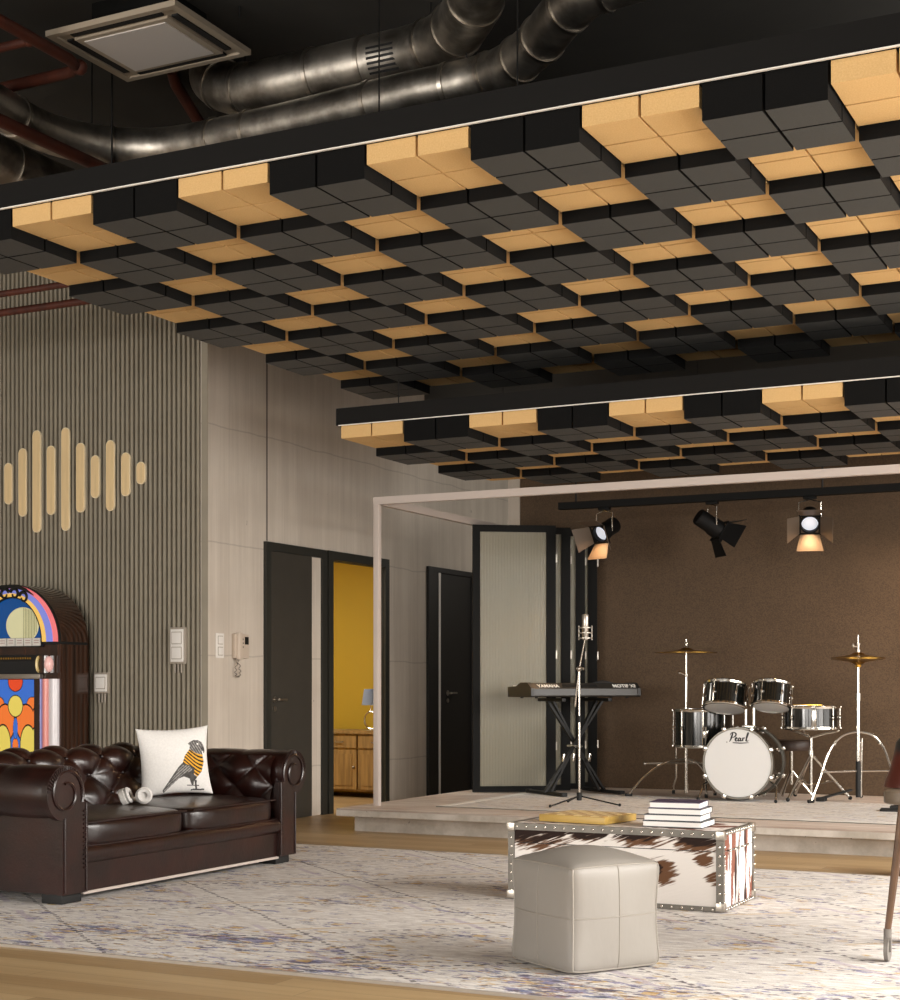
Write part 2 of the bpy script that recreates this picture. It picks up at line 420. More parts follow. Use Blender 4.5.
# frame on the stage
g = thing('booth_frame', 'tall pale grey tubular frame of posts and top bars standing around the stage', 'frame', (-5.82, 10.38, ST))
t = .046; W, D, HH = 5.4, 2.66, 2.386
for x, y in ((0, 0), (W, 0)):
    b = MB(); b.box((x, y, (HH-.056)/2), (t, t, HH-.056), bevel=.004); b.build('post', M_alum, g)
for a, c in (((-t/2, -t/2), (W+t/2, t/2)),):
    b = MB(); b.span((a[0], a[1], HH-.056), (c[0], c[1], HH+.001)); b.build('top_bar', M_alum, g)
for x in (0, W):
    b = MB(); b.span((x-t/2, t/2, HH-.056), (x+t/2, D+.1, HH)); b.build('top_bar', M_alum, g)

# ------------------------------------------------------------------ ceiling clouds
def felt(name, a, c, sc=150):
    n = NT(name); f = n.noise((sc, sc, sc), 1, 3, .7); n.color(n.mix(n.step(f, .3, .7), a, c))
    n.b.inputs['Roughness'].default_value = .9; n.b.inputs['Specular IOR Level'].default_value = .2; n.bump(f, .3, .005); return n.m
M_ochre = felt('ochre_felt', '#d4ad74', '#dfbb84'); M_bfelt = felt('charcoal_felt', '#3c3d3c', '#444544')
M_bfelt.node_tree.nodes['Principled BSDF'].inputs['Roughness'].default_value = .6; M_bfelt.node_tree.nodes['Principled BSDF'].inputs['Specular IOR Level'].default_value = .5
M_fascia = mat('fascia_black', '#0e0d0c', .7, spec=.2); M_trimline = mat('bright_edge_trim', '#f2efe8', .3)  # trim is white for the light a metal strip catches
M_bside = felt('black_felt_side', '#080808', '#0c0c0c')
def cell_mesh(h, m, name):
    b = MB(); q = .25
    for i in range(2):
        for j in range(2):
            b.span((i*q+.006, j*q+.006, -h), (i*q+q-.006, j*q+q-.006, 0))
    o = b.build(name, m, None, smooth=0)
    if len(o.data.materials) > 1:
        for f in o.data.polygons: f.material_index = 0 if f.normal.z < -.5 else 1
    return o
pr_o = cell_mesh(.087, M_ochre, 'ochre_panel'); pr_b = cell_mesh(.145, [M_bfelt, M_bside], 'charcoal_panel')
def cloud(x0, y0, z0, nc, nr, first_black, label, wires):
    g = thing('acoustic_ceiling_cloud', label, 'acoustic ceiling', (x0, y0, z0), 0, 'suspended acoustic ceiling rafts')
    W, D = nc*.5, nr*.5
    b = MB(); b.span((0, .012, 0), (W, D, .018)); b.build('backing_board', M_fascia, g, smooth=0)
    b = MB(); f = .12
    b.span((-.02, -.02, .0), (W+.02, 0, f)); b.span((-.02, D, 0), (W+.02, D+.02, f)); b.span((-.02, 0, 0), (0, D, f)); b.span((W, 0, 0), (W+.02, D, f))
    b.build('fascia', M_fascia, g, smooth=0)
    b = MB(); b.span((0, -.024, -.003), (W, -.012, .0025)); b.build('edge_trim', M_trimline, g, smooth=0)
    for j in range(nr):
        for i in range(nc):
            o = (pr_b if (i+j) % 2 == (0 if first_black else 1) else pr_o).copy()
            COL.objects.link(o); o.parent = g; o.location = (i*.5, j*.5+.001, 0)
    for (wx, wy) in wires:
        b = MB(); b.cyl((wx, wy, .018), (wx, wy, ZC-z0), .004, seg=6); b.build('hanger_wire', M_blackmetal, g)
    return g
cloud(-5.8, 5.775, 3.4445, 11, 9, True, 'larger and higher chequered raft of ochre and charcoal felt blocks hung under the ducts', [(1.9, 1.2), (1.1, 2.2), (.3, 3.9), (3.0, .5), (5.0, .4), (4.9, 3.8)])
cloud(-5.506, 9.285, 2.925, 10, 5, False, 'smaller and lower chequered raft of felt blocks hung above the stage', [(.25, .4), (2.0, 1.9), (4.5, .4), (4.5, 2.1), (.25, 2.2)])
for o in (pr_o, pr_b): bpy.data.objects.remove(o)

# ------------------------------------------------------------------ services under the ceiling
def duct_mat():
    n = NT('galvanised_duct'); a = n.noise((4, 4, 4), 1, 4, .6); n.color(n.mix(n.step(a, .35, .65), '#827d75', '#c2bcb2'))
    n.b.inputs['Metallic'].default_value = 1; n.b.inputs['Roughness'].default_value = .42; n.bump(n.noise((9, 9, 9), 1, 2), .15, .02); return n.m
M_duct = duct_mat()
def duct(label, pts, r, ringat):
    P = smoothpath(pts, 10)
    g = thing('air_duct', label, 'duct', tuple(P[0]))
    o = Vector(P[0]); b = MB(); b.tube([p-o for p in P], r, 28); b.build('pipe', M_duct, g, 50)
    for t in ringat:
        i = min(int(t*(len(P)-1)), len(P)-2); c = P[i]-o; dr = (P[i+1]-P[i]).normalized()
        b = MB(); b.cyl(c-dr*.012, c+dr*.012, r+.008, seg=28); b.build('clamp_ring', M_steel, g)
    for t in (.22, .52):
        c = P[int(t*(len(P)-1))]-o; b = MB(); b.cyl((c.x, c.y, c.z+r-.01), (c.x, c.y, ZC-o.z), .005, seg=6); b.build('hanger_rod', M_blackmetal, g)
    return g
g = duct('fat dented metal duct with a slotted grille, sweeping upwards beside the air cassette', [(-5.43, 7.66, 4.82), (-5.37, 7.6, 4.73), (-5.15, 7.52, 4.61), (-4.85, 7.48, 4.58), (-4.4, 7.47, 4.58), (-3.9, 7.44, 4.58), (-3.6, 7.28, 4.58), (-3.3, 6.92, 4.58), (-3.05, 6.5, 4.58), (-2.8, 6.0, 4.58), (-2.3, 5.0, 4.58)], .145, (.14, .22, .36, .43, .52, .6, .68, .8))
go = Vector(g.location); ax = Vector((-4.07, 7.46, 4.58))-go; rr = .147
def cyl_pt(x, th, r): return ax+Vector((x, -r*math.cos(th), -r*math.sin(th)))
b = MB(); b.grid(1, 12, lambda u, v: cyl_pt(-.13+.26*u, math.radians(-16+76*v), rr)); gr = b.build('grille', M_duct, g)
for i in range(6):
    b = MB(); b.grid(1, 3, lambda u, v: cyl_pt(-.105+.21*u, math.radians(-8+i*10.5+5.2*v), rr+.0015)); b.build('slot', M_rubber, gr, smooth=0)
duct('long thin metal duct snaking behind the black edge of the upper felt raft', [(-6.02, 4.6, 4.33), (-6.05, 6.2, 4.33), (-6.1, 7.0, 4.33), (-5.72, 7.44, 4.33), (-4.9, 7.40, 4.30), (-3.97, 7.30, 4.29), (-3.4, 7.26, 4.29), (-3.05, 7.05, 4.30), (-2.72, 6.74, 4.32), (-2.4, 6.62, 4.33), (-1.2, 6.6, 4.33), (.6, 6.6, 4.33)], .115, (.05, .14, .24, .33, .36, .44, .5, .55, .6, .66, .72, .8))
duct('dark dusty duct beyond the rusty pipe, before the slatted wall', [(-6.52, 4.2, 4.3), (-6.52, 6.2, 4.3), (-6.5, 7.2, 4.22), (-6.45, 9.5, 4.2)], .15, (.3, .55, .66, .85))
def pipe(label, pts, r, couplings=()):
    o = Vector(pts[0]); b = MB(); b.tube([Vector(p)-o for p in pts], r, 14)
    for c in couplings: b.ball(Vector(c)-o, r*1.35, 12)
    ob = b.build('sprinkler_pipe', M_pipe, None, 50, loc=tuple(o)); tag(ob, label, 'pipe'); return ob
pipe('rusty red pipe with a bent elbow passing over the air cassette corner', [(-5.52, 3.2, 4.5), (-5.57, 6.52, 4.5), (-5.60, 6.62, 4.5), (-5.68, 6.66, 4.5), (XFAR, 6.72, 4.5)], .032, [(-5.59, 6.63, 4.5)])
pipe('short rusty red branch pipe meeting the elbow pipe below the cable tray', [(-5.56, 6.24, 4.5), (XFAR, 6.27, 4.5)], .024, [(-5.6, 6.24, 4.5)])
pd = pipe('rusty red pipe lying against the dark dusty duct', [(-5.88, 4.4, 4.16), (-5.89, 6.4, 4.16), (-5.89, 7.32, 4.16)], .036)
for y in (.5, 2.8): b = MB(); b.cyl((.05, y, .0), (.05, y, ZC-4.16), .006, seg=6); b.build('hanger_rod', M_blackmetal, pd)
pipe('slanting rusty red pipe dropping behind the air cassette', [(-5.66, 7.56, 4.82), (-5.68, 7.62, 4.77), (-5.80, 8.15, 4.61), (-6.02, 9.1, 4.32)], .036, [(-5.79, 8.1, 4.625)])
pipe('upper of two level red pipes crossing before the slatted wall behind the felt raft corner', [(XFAR, 7.92, 3.75), (-4.6, 7.92, 3.75)], .022)
pipe('lower of two level red pipes crossing before the slatted wall behind the felt raft corner', [(XFAR, 8.32, 3.75), (-4.6, 8.32, 3.75)], .026)
# cassette
M_casing = mat('cassette_casing', '#a39786', .55); M_grillw = mat('cassette_grille', '#cfcac6', .6)
g = thing('air_conditioning_cassette', 'square beige ceiling air cassette with a pale centre grille', 'air conditioner', (-5.16, 6.69, 4.56))
b = MB(); w = .43
b.prism([(-w, -w), (w, -w), (w, w), (-w, w)], 'z', .012, .03)
for s in (-1, 1):
    b.span((-w, s*.43, 0), (w, s*.385, .012)); b.span((s*.43, -.385, 0), (s*.385, .385, .012))
b.build('casing', M_casing, g, smooth=0)
b = MB(); b.span((-.24, -.24, .03), (.24, .24, .2)); b.build('body', M_black, g, smooth=0)
b = MB(); b.span((-.31, -.31, -.006), (.31, .31, .012)); b.build('panel', M_casing, g, smooth=0)
b = MB(); b.span((-.27, -.27, -.012), (.27, .27, -.006)); b.build('grille', M_grillw, g, smooth=0)
for s in (-1, 1):
    b = MB(); b.span((-.3, s*.35-.02, .002), (.3, s*.35+.02, .0119)); b.build('air_slot', M_rubber, g, smooth=0)
    b = MB(); b.span((s*.35-.02, -.3, .002), (s*.35+.02, .3, .0119)); b.build('air_slot', M_rubber, g, smooth=0)
for x, y in ((-.38, -.38), (.38, -.38), (.38, .38), (-.38, .38)):
    b = MB(); b.cyl((x, y, .2), (x, y, ZC-4.56), .006, seg=6); b.build('hanger_rod', M_blackmetal, g)
g.scale = (.985, .80, 1)
# cable tray
g = thing('cable_tray', 'perforated metal cable tray hanging from the ceiling beside the red pipes', 'cable tray', (-5.30, 4.2, 4.55))
b = MB()
for s in (-.1, .1): b.span((s-.004, 0, 0), (s+.004, 1.7, .05))
for i in range(24): b.span((-.1, .02+i*.072, 0), (.1, .05+i*.072, .006))
b.build('tray', M_duct, g, smooth=0)
for yy in (.5, 1.5):
    b = MB(); b.cyl((.11, yy, 0), (.11, yy, ZC-4.52), .005, seg=6); b.build('hanger_rod', M_blackmetal, g)

# ------------------------------------------------------------------ wall items
M_barwood = mat('pale_wood_bar', '#e3c898', .5, var=.06, vscale=(30, 30, 3)); M_barrim = mat('bright_bar_rim', '#f3e2c0', .4)
bars = [(-8.817, 2.581, 2.919), (-8.666, 2.474, 3.028), (-8.518, 2.338, 3.163), (-8.37, 2.473, 3.029), (-8.221, 2.339, 3.163), (-8.069, 2.477, 3.03), (-7.921, 2.583, 2.922), (-7.771, 2.474, 3.03), (-7.621, 2.581, 2.923), (-7.473, 2.666, 2.841)]
names = ['short bar at the jukebox end of the wall waveform', 'second bar from the jukebox end of the wall waveform', 'tall bar, third from the jukebox end of the waveform, reaching lowest', 'middle-length bar between the two tallest waveform bars', 'tall bar, fifth from the jukebox end, reaching highest', 'middle-length bar next after the highest waveform bar', 'stubby bar between two longer bars in the middle of the waveform', 'long bar third from the concrete end of the waveform', 'short bar second from the concrete end of the waveform', 'tiniest waveform bar, the last one towards the concrete wall']
for (y, z0, z1), nm in zip(bars, names):
    g = thing('wave_art_bar', 'pale wooden pill-shaped '+nm, 'wall decoration', (y, YS, z0), -PI/2, 'sound wave bars on the slatted wall')
    w = .0425; h = z1-z0
    def pill(w, h, o): return arc(0, h-w-o, w, 0, PI, 14)+arc(0, w+o, w, PI, 2*PI, 14)
    b = MB(); b.prism(pill(w, h, 0), 'x', 0, .014); b.build('rim', M_barrim, g, smooth=30)
    b = MB(); b.prism([(a, c+.006) for a, c in pill(w-.006, h-.012, 0)], 'x', .014, .017); b.build('face', M_barwood, g, smooth=30)
M_plate = mat('switch_plate_white', '#e4e0da', .4); M_plateb = mat('switch_back_box', '#9b9184', .5)
def switch(label, y, z, n, boxed, x, rz=0):
    g = thing('light_switch' if n > 1 or not boxed else 'wall_socket', label, 'switch' if n > 1 else 'socket', (x, y, z), rz)
    h = (.115 if boxed else .085)*n; o = 0; pw_ = .118 if boxed else .1; rk = .085 if boxed else .056
    if boxed:
        b = MB(); b.box((.012, 0, 0), (.024, .15, h+.05), bevel=.004); b.build('back_box', M_plateb, g); o = .024
    b = MB(); b.box((o+.005, 0, 0), (.01, pw_, h+.02), bevel=.003); b.build('plate', M_plate, g)
    for i in range(n):
        zc = (i-(n-1)/2)*(.115 if boxed else .085)
        b = MB(); b.box((o+.0112, 0, zc), (.0025, rk+.01, rk+.01)); b.build('rebate', M_plateb, g, smooth=0)
        b = MB(); b.box((o+.013, 0, zc), (.006, rk, rk), bevel=.002); b.build('rocker', M_plate, g)
    return g
switch('white double light switch on a grey box on the slatted wall', YS, 1.41, 2, True, -7.115, -PI/2)
switch('white double light switch flush on the concrete wall beside the intercom', 9.74, 1.41, 2, False, XL)
switch('white single square socket on the slatted wall beside the jukebox', YS, 1.124, 1, True, -7.85, -PI/2)
for q, zq, nm in ((-7.115, 1.27, 'double switch'), (-7.85, 1.04, 'square socket')):
    b = MB()
    for s in (-.03, 0, .03): b.cyl((s, -.012, 0), (s, -.012, -.07), .007, seg=8)
    o = b.build('cord_conduit', M_plateb, None, loc=(q, YS, zq)); tag(o, 'three thin grey conduits coming out below the %s on the slatted wall' % nm, 'conduit')
g = thing('intercom_phone', 'beige wall intercom with a dark screen and hanging curled cord', 'intercom', (XL, 10.0, 1.41))
b = MB(); b.box((.018, 0, 0), (.036, .19, .19), bevel=.008); b.build('body', M_cream, g)
b = MB(); b.box((.048, -.055, 0), (.03, .055, .21), bevel=.012); b.build('handset', M_cream, g)
b = MB(); b.box((.037, .058, .045), (.004, .05, .06)); b.build('screen', M_screen, g, smooth=0)
b = MB()
for i in range(3): b.cyl((.036, .005, .055-i*.03), (.04, .005, .055-i*.03), .007, seg=10)
b.build('button', M_dark, g)
b = MB(); P = []
for i in range(90):
    t = i/89; a = t*PI*2*9; s = math.sin(t*PI)
    P.append((.03+.008*math.cos(a), -.055+.03*math.sin(t*2*PI)+.008*math.sin(a), -.10-.14*s))
b.tube(P, .0035, 6); b.build('cord', mat('grey_cord', '#6e665c', .5), g)
# ------------------------------------------------------------------ rugs
b = MB(); b.span((-7.3, 4.95, 0), (.4, 9.0, .011))
o = b.build('area_rug', rug_mat('faded_kilim_weave', 1, 4.95), None, smooth=0); tag(o, 'large faded multicoloured rug under the leather sofa and pouf', 'rug')
M_bind = mat('rug_binding', '#a39a8e', .9)
for y in (4.945, 8.988): b = MB(); b.span((-7.3, y, 0), (.4, y+.017, .0115)); b.build('binding', M_bind, o, smooth=0)
b = MB(); b.span((0, 0, 0), (3.9, 1.78, .006))
o = b.build('stage_rug', rug_mat('pale_worn_weave', 1.3, None, True), None, smooth=0, loc=(-5.35, 10.46, ST)); tag(o, 'pale worn rug with a white border on the stage under the drum kit', 'rug')
b = MB(); b.prism([(0, 0), (3.9, 0), (3.9, .06), (.08, .06), (.08, 1.78), (0, 1.78)], 'z', .0005, .0075); b.build('border', mat('white_rug_border', '#e9e4dc', .9), o, smooth=0)

# ------------------------------------------------------------------ sofa
def leather():
    n = NT('dark_brown_leather'); a = n.noise((5, 5, 5), 1, 4); n.color(n.mix(n.step(a, .35, .7), '#1a0b08', '#2b120d'))
    n.b.inputs['Roughness'].default_value = .3; n.b.inputs['Coat Weight'].default_value = .25; n.b.inputs['Coat Roughness'].default_value = .25
    h = n.math('ADD', n.math('MULTIPLY', n.noise((90, 90, 90), 1, 2), .3), n.noise((7, 9, 7), 1, 3)); n.bump(h, .35, .008); return n.m
M_leather = leather(); M_button = mat('leather_button', '#1c0d0a', .35)
def tuft(u, v): return (abs(math.sin(PI*(u+v)))*abs(math.sin(PI*(u-v))))**.45
SO = thing('chesterfield_sofa', 'dark brown leather button-tufted sofa with rolled arms on the rug', 'sofa', (-5.6, 7.0, .012))
b = MB(); b.span((-.46, -1.05, .05), (.47, 1.05, .24)); b.span((-.46, -1.0, .24), (-.36, 1.0, .62)); b.build('frame', M_leather, SO, 40)
b = MB(); b.prism([(.40+.0, .245)]+[(.455+.05*math.cos(a), .245+.05*math.sin(a)-.01) for a in [PI/2-k*PI/12 for k in range(13)]]+[(.40, .16)], 'y', -.9, .9)
b.build('front_rail', M_leather, SO, 60)
b = MB(); b.span((.4, -.9, .05), (.475, .9, .2)); b.build('front_panel', M_leather, SO, 40)
b = MB(); b.span((.46, -.9, .036), (.482, .9, .05)); b.build('base_trim', M_alum, SO, smooth=0)
for s, nm in ((-1, 'a'), (1, 'b')):
    b = MB(); puff(b, (.14, s*.45, .335), (.345, .446, .075), 22, 7, (.02, 0, .028))
    o = b.build('seat_cushion', M_leather, SO, 60)
    b = MB()
    for zz in (.275, .395): b.tube([(.478, s*.45-.42, zz), (.492, s*.45, zz+.003), (.478, s*.45+.42, zz)], .006, 6)
    b.build('piping', M_leather, o)
# tufted back
def backprof(v):
    if v < .4: t = v/.4; return (-.15-.10*t, .36+.22*t), (.92, .38)
    t = (v-.4)/.6; a = -.35+t*(PI+.5)
    return (-.352+.102*math.cos(a), .60+.105*math.sin(a)), (math.cos(a), math.sin(a))
def backfn(u, v):
    (x, z), (nx, nz) = backprof(v); y = -.93+1.86*u
    k = tuft(u*6, v*2.6)*.045*(1 if v < .75 else max(0, 1-(v-.75)*4))
    return (x+nx*k, y, z+nz*k)
b = MB(); b.grid(150, 60, backfn); bk = b.build('tufted_back', M_leather, SO, 80)
b = MB()
for i in range(0, 13):
    for j in range(0, 6):
        if (i+j) % 2 == 0:
            u = i/12; v = j*.5/2.6
            if v > .8 or not (0 < u < 1): continue
            (x, z), (nx, nz) = backprof(v); b.ball((x+nx*.006, -.93+1.86*u, z+nz*.006), .013, 8)
b.build('button', M_button, bk)
for s in (-1, 1):
    def rollr(x): return .132+.008*abs(math.sin((x+.46)/.31*PI))**.5
    cy, cz = s*1.05, .555
    def armfn(u, v):
        x = -.44+.92*u; R = rollr(x)
        if v < .25: t = v/.25; return (x, s*(.885+.03*t), .34+.17*t)
        a = (v-.25)/.75; ang = -.3+a*(PI+1.35)
        k = 0
        return (x, cy-s*R*math.cos(ang), cz+R*math.sin(ang))
    b = MB(); b.grid(60, 48, armfn); b.span((-.46, s*.9, .05), (.46, s*1.055, .47))
    am = b.build('arm', M_leather, SO, 60)
    # tufted inside of the arm
    def infn(u, v):
        x = -.26+.70*u; z = .36+.30*v; k = tuft(u*2.5, v*1.3)*.04
        yb = .90+.06*max(0, v-.5)**2*4
        return (x, s*(yb-k), z)
    b = MB(); b.grid(60, 34, infn); b.build('tufted_lining', M_leather, am, 80)
    # scroll front
    b = MB(); P = [(cy-s*.14*math.cos(q), cz+.14*math.sin(q)) for q in [-.35+k*(PI+1.35+.2)/26 for k in range(27)]]
    P = P+[(s*1.075, .42), (s*1.075, .05), (s*.888, .05), (s*.888, .5)]
    b.prism(P, 'x', .462, .497); fr = b.build('scroll_front', M_leather, am, 30)
    b = MB(); sp = []
    for k in range(46):
        t = k/45; a = -.4+t*(PI*2+2.2); R = .128*(1-t*.62); sp.append((.5, cy-s*R*math.cos(a), cz+R*math.sin(a)))
    b.tube(sp, .008, 6); b.tube([(.499, s*.9, .06), (.499, s*.9, .5)], .006, 6); b.tube([(.499, s*1.06, .06), (.499, s*1.06, .43)], .006, 6)
    b.build('piping', M_leather, fr)
    b = MB()
    for k in range(26):
        a = -.1+k*.125; b.cyl((.499, cy-s*.135*math.cos(a), cz+.135*math.sin(a)), (.499, cy-s*.108*math.cos(a), cz+.108*math.sin(a)), .005, seg=6)
    b.build('scroll_pleat', M_leather, fr); b = MB()
    for k in range(14): b.cyl((.499, s*.892, .46-k*.022), (.499, s*.922, .46-k*.022), .005, seg=6)
    b.build('post_pleat', M_leather, fr)
for x in (-.38, .40):
    for y in (-.97, .97):
        b = MB(); b.box((x, y, .025), (.13, .15, .05), bevel=.006); b.build('foot', M_rubber, SO)

# ------------------------------------------------------------------ pillow with the bird print
M_linen = mat('white_linen', '#e2dfdb', .9, var=.04, vscale=(90, 90, 90), bump=.25, bscale=(160, 160, 160))
M_g1 = mat('print_grey', '#8d8a87', .9, var=.35, vscale=(60, 25, 60)); M_g2 = mat('print_dark_grey', '#4a4745', .9, var=.4, vscale=(60, 30, 60))
M_py = mat('print_yellow', '#dca42c', .9); M_pk = mat('print_black', '#2a1d17', .9)
U = lambda x: .70+((x-125)/(705-125)-.70)*1.12; V = lambda y: .435+((718-y)/(718-180)-.49)*1.08     # from the print's own frame
def PL(*p): return [(U(a), V(c)) for a, c in p]
head = PL((528, 305), (552, 290), (575, 280), (610, 283), (638, 298), (655, 325), (662, 350), (656, 385), (648, 365), (640, 372), (640, 395), (590, 385), (540, 350), (545, 320))
scarf = PL((540, 350), (590, 382), (645, 392), (648, 450), (625, 520), (585, 560), (560, 540), (570, 500), (530, 475), (480, 455), (500, 400))
body = PL((480, 455), (530, 475), (572, 500), (560, 545), (585, 562), (560, 590), (520, 575), (480, 560), (440, 575), (330, 668), (322, 650), (395, 550), (450, 480))
wing = PL((470, 470), (530, 480), (555, 515), (480, 540), (420, 590), (335, 662), (330, 650), (400, 560))
legs = [PL((520, 570), (560, 580), (548, 622), (535, 622)), PL((500, 620), (590, 620), (590, 629), (500, 628)), PL((530, 650), (625, 645), (625, 655), (525, 660)), PL((560, 585), (575, 585), (572, 650), (560, 650))]
eye = PL((600, 305), (615, 305), (615, 318), (600, 318)); beak = PL((640, 325), (658, 340), (664, 362), (655, 388), (648, 360), (638, 350))
def bird(u, v):
    if inpoly(u, v, eye): return 0
    if inpoly(u, v, beak): return 2
    for L in legs:
        if inpoly(u, v, L): return 2
    if inpoly(u, v, head): return 2 if math.sin(u*160+v*90) > .2 or v > .76 else 1
    if inpoly(u, v, scarf):
        w = v+.08*math.sin(u*9.0)+.28*(u-.75)
        return 3 if (w*17) % 1 < .52 else 4
    if inpoly(u, v, wing): return 1 if math.sin((u+v)*6+(v-u*.9)*150) > -.3 else 2
    if inpoly(u, v, body): return 2
    return 0
pw, ph, pt = .43, .42, .075
def pil(sgn):
    def fn(u, v):
        a, c = 2*u-1, 2*v-1
        e = max(0, (1-a*a)*(1-c*c))**.42
        return (a*pw/2*(1-.09*(1-c*c)), -sgn*pt*e, ph/2+c*ph/2*(1-.09*(1-a*a)))
    return fn
g = thing('bird_cushion', 'white square cushion printed with a bird in a yellow striped scarf', 'cushion', (-5.53, 7.43, .446))
g.rotation_euler = (math.radians(-14), math.radians(-2.5), math.radians(44))
b = MB(); b.grid(150, 150, pil(1), bird); b.build('front_cover', [M_linen, M_g1, M_g2, M_py, M_pk], g, 60)
b = MB(); b.grid(40, 40, pil(-1)); b.build('back_cover', M_linen, g, 60)

# headphones
g = thing('headphones', 'white over-ear headphones lying on the leather sofa seat', 'headphones', (-5.37, 6.83, .447), math.radians(35))
b = MB()
b.tube([(-.06*math.cos(a)-.01, .105*math.sin(a)+.02, .016) for a in [PI*k/14 for k in range(15)]], .013, 8); b.build('headband', M_whitepl, g)
M_pad = mat('white_ear_pad', '#d5d2ce', .8)
for x, z, tx, rz in ((.048, .044, 82, 8), (-.058, .04, 70, 78)):
    M = Matrix.Translation((x, 0, z)) @ Euler((math.radians(tx), 0, math.radians(rz))).to_matrix().to_4x4()
    b = MB(); b.lathe([(0, -.022), (.036, -.022), (.046, -.014), (.046, .012), (.036, .02), (0, .02)], 28, M); c = b.build('ear_cup', M_whitepl, g)
    b = MB(); b.lathe([(.018, .02), (.044, .02), (.046, .03), (.036, .04), (.018, .034)], 28, M); b.build('ear_pad', M_pad, c)

# ------------------------------------------------------------------ pouf
M_pouf = mat('pale_grey_leather', '#8a857e', .5, var=.03, vscale=(4, 4, 4), bump=.25, bscale=(22, 22, 9)); M_pseam = mat('pouf_seam', '#8d877e', .5)
g = thing('pouf', 'pale grey square leather pouf standing on the rug before the cowhide trunk', 'pouf', (-2.225, 5.635, .012), math.radians(57.5))
hx = .205
def pouf_pt(p):
    m = max(abs(c) for c in p); k = sum(abs(c)**14 for c in p)**(1/14); q = [c*(m/k) for c in p]
    bu = .022
    r = [q[i]*hx*(1+.07*(abs(q[2])**2 if i < 2 else 0)) for i in range(3)]
    r[0] += bu*(1-q[1]**2)*(1-q[2]**2)*q[0]; r[1] += bu*(1-q[0]**2)*(1-q[2]**2)*q[1]
    if q[2] > 0: r[2] += .05*(1-q[0]**2)*(1-q[1]**2)*q[2]
    return Vector((r[0], r[1], r[2]+hx+.001))
b = MB(); r_ = bmesh.ops.create_cube(b.bm, size=2)['verts']
bmesh.ops.subdivide_edges(b.bm, edges=b.bm.edges[:], cuts=26, use_grid_fill=True)
for v in b.bm.verts:
    q = tuple(v.co)
    # fine gathers near the top seam
    co = pouf_pt(q)
    if abs(q[2]) > .99: co.z += .0022*math.sin(q[0]*38)*(1-q[1]**2)*abs(q[1])
    v.co = co
b.build('cover', M_pouf, g, 60)
b = MB(); N = 24
for f in (-1, 1):
    for h in (-1, 1):
        b.tube([pouf_pt((f, h, -1+2*k/N)) for k in range(N+1)], .0045, 6)
for zz in (-1, 1, 0.02):
    loop = [pouf_pt(q) for q in [(-1+2*k/N, -1, zz) for k in range(N)]+[(1, -1+2*k/N, zz) for k in range(N)]+[(1-2*k/N, 1, zz) for k in range(N)]+[(-1, 1-2*k/N, zz) for k in range(N)]]
    b.tube(loop, .0042 if zz != .02 else .0028, 6, closed=True)
for f in (-1, 1):
    b.tube([pouf_pt((f, 0, -1+2*k/N)) for k in range(N+1)], .0026, 6); b.tube([pouf_pt((0, f, -1+2*k/N)) for k in range(N+1)], .0026, 6)
b.build('piping', M_pseam, g)

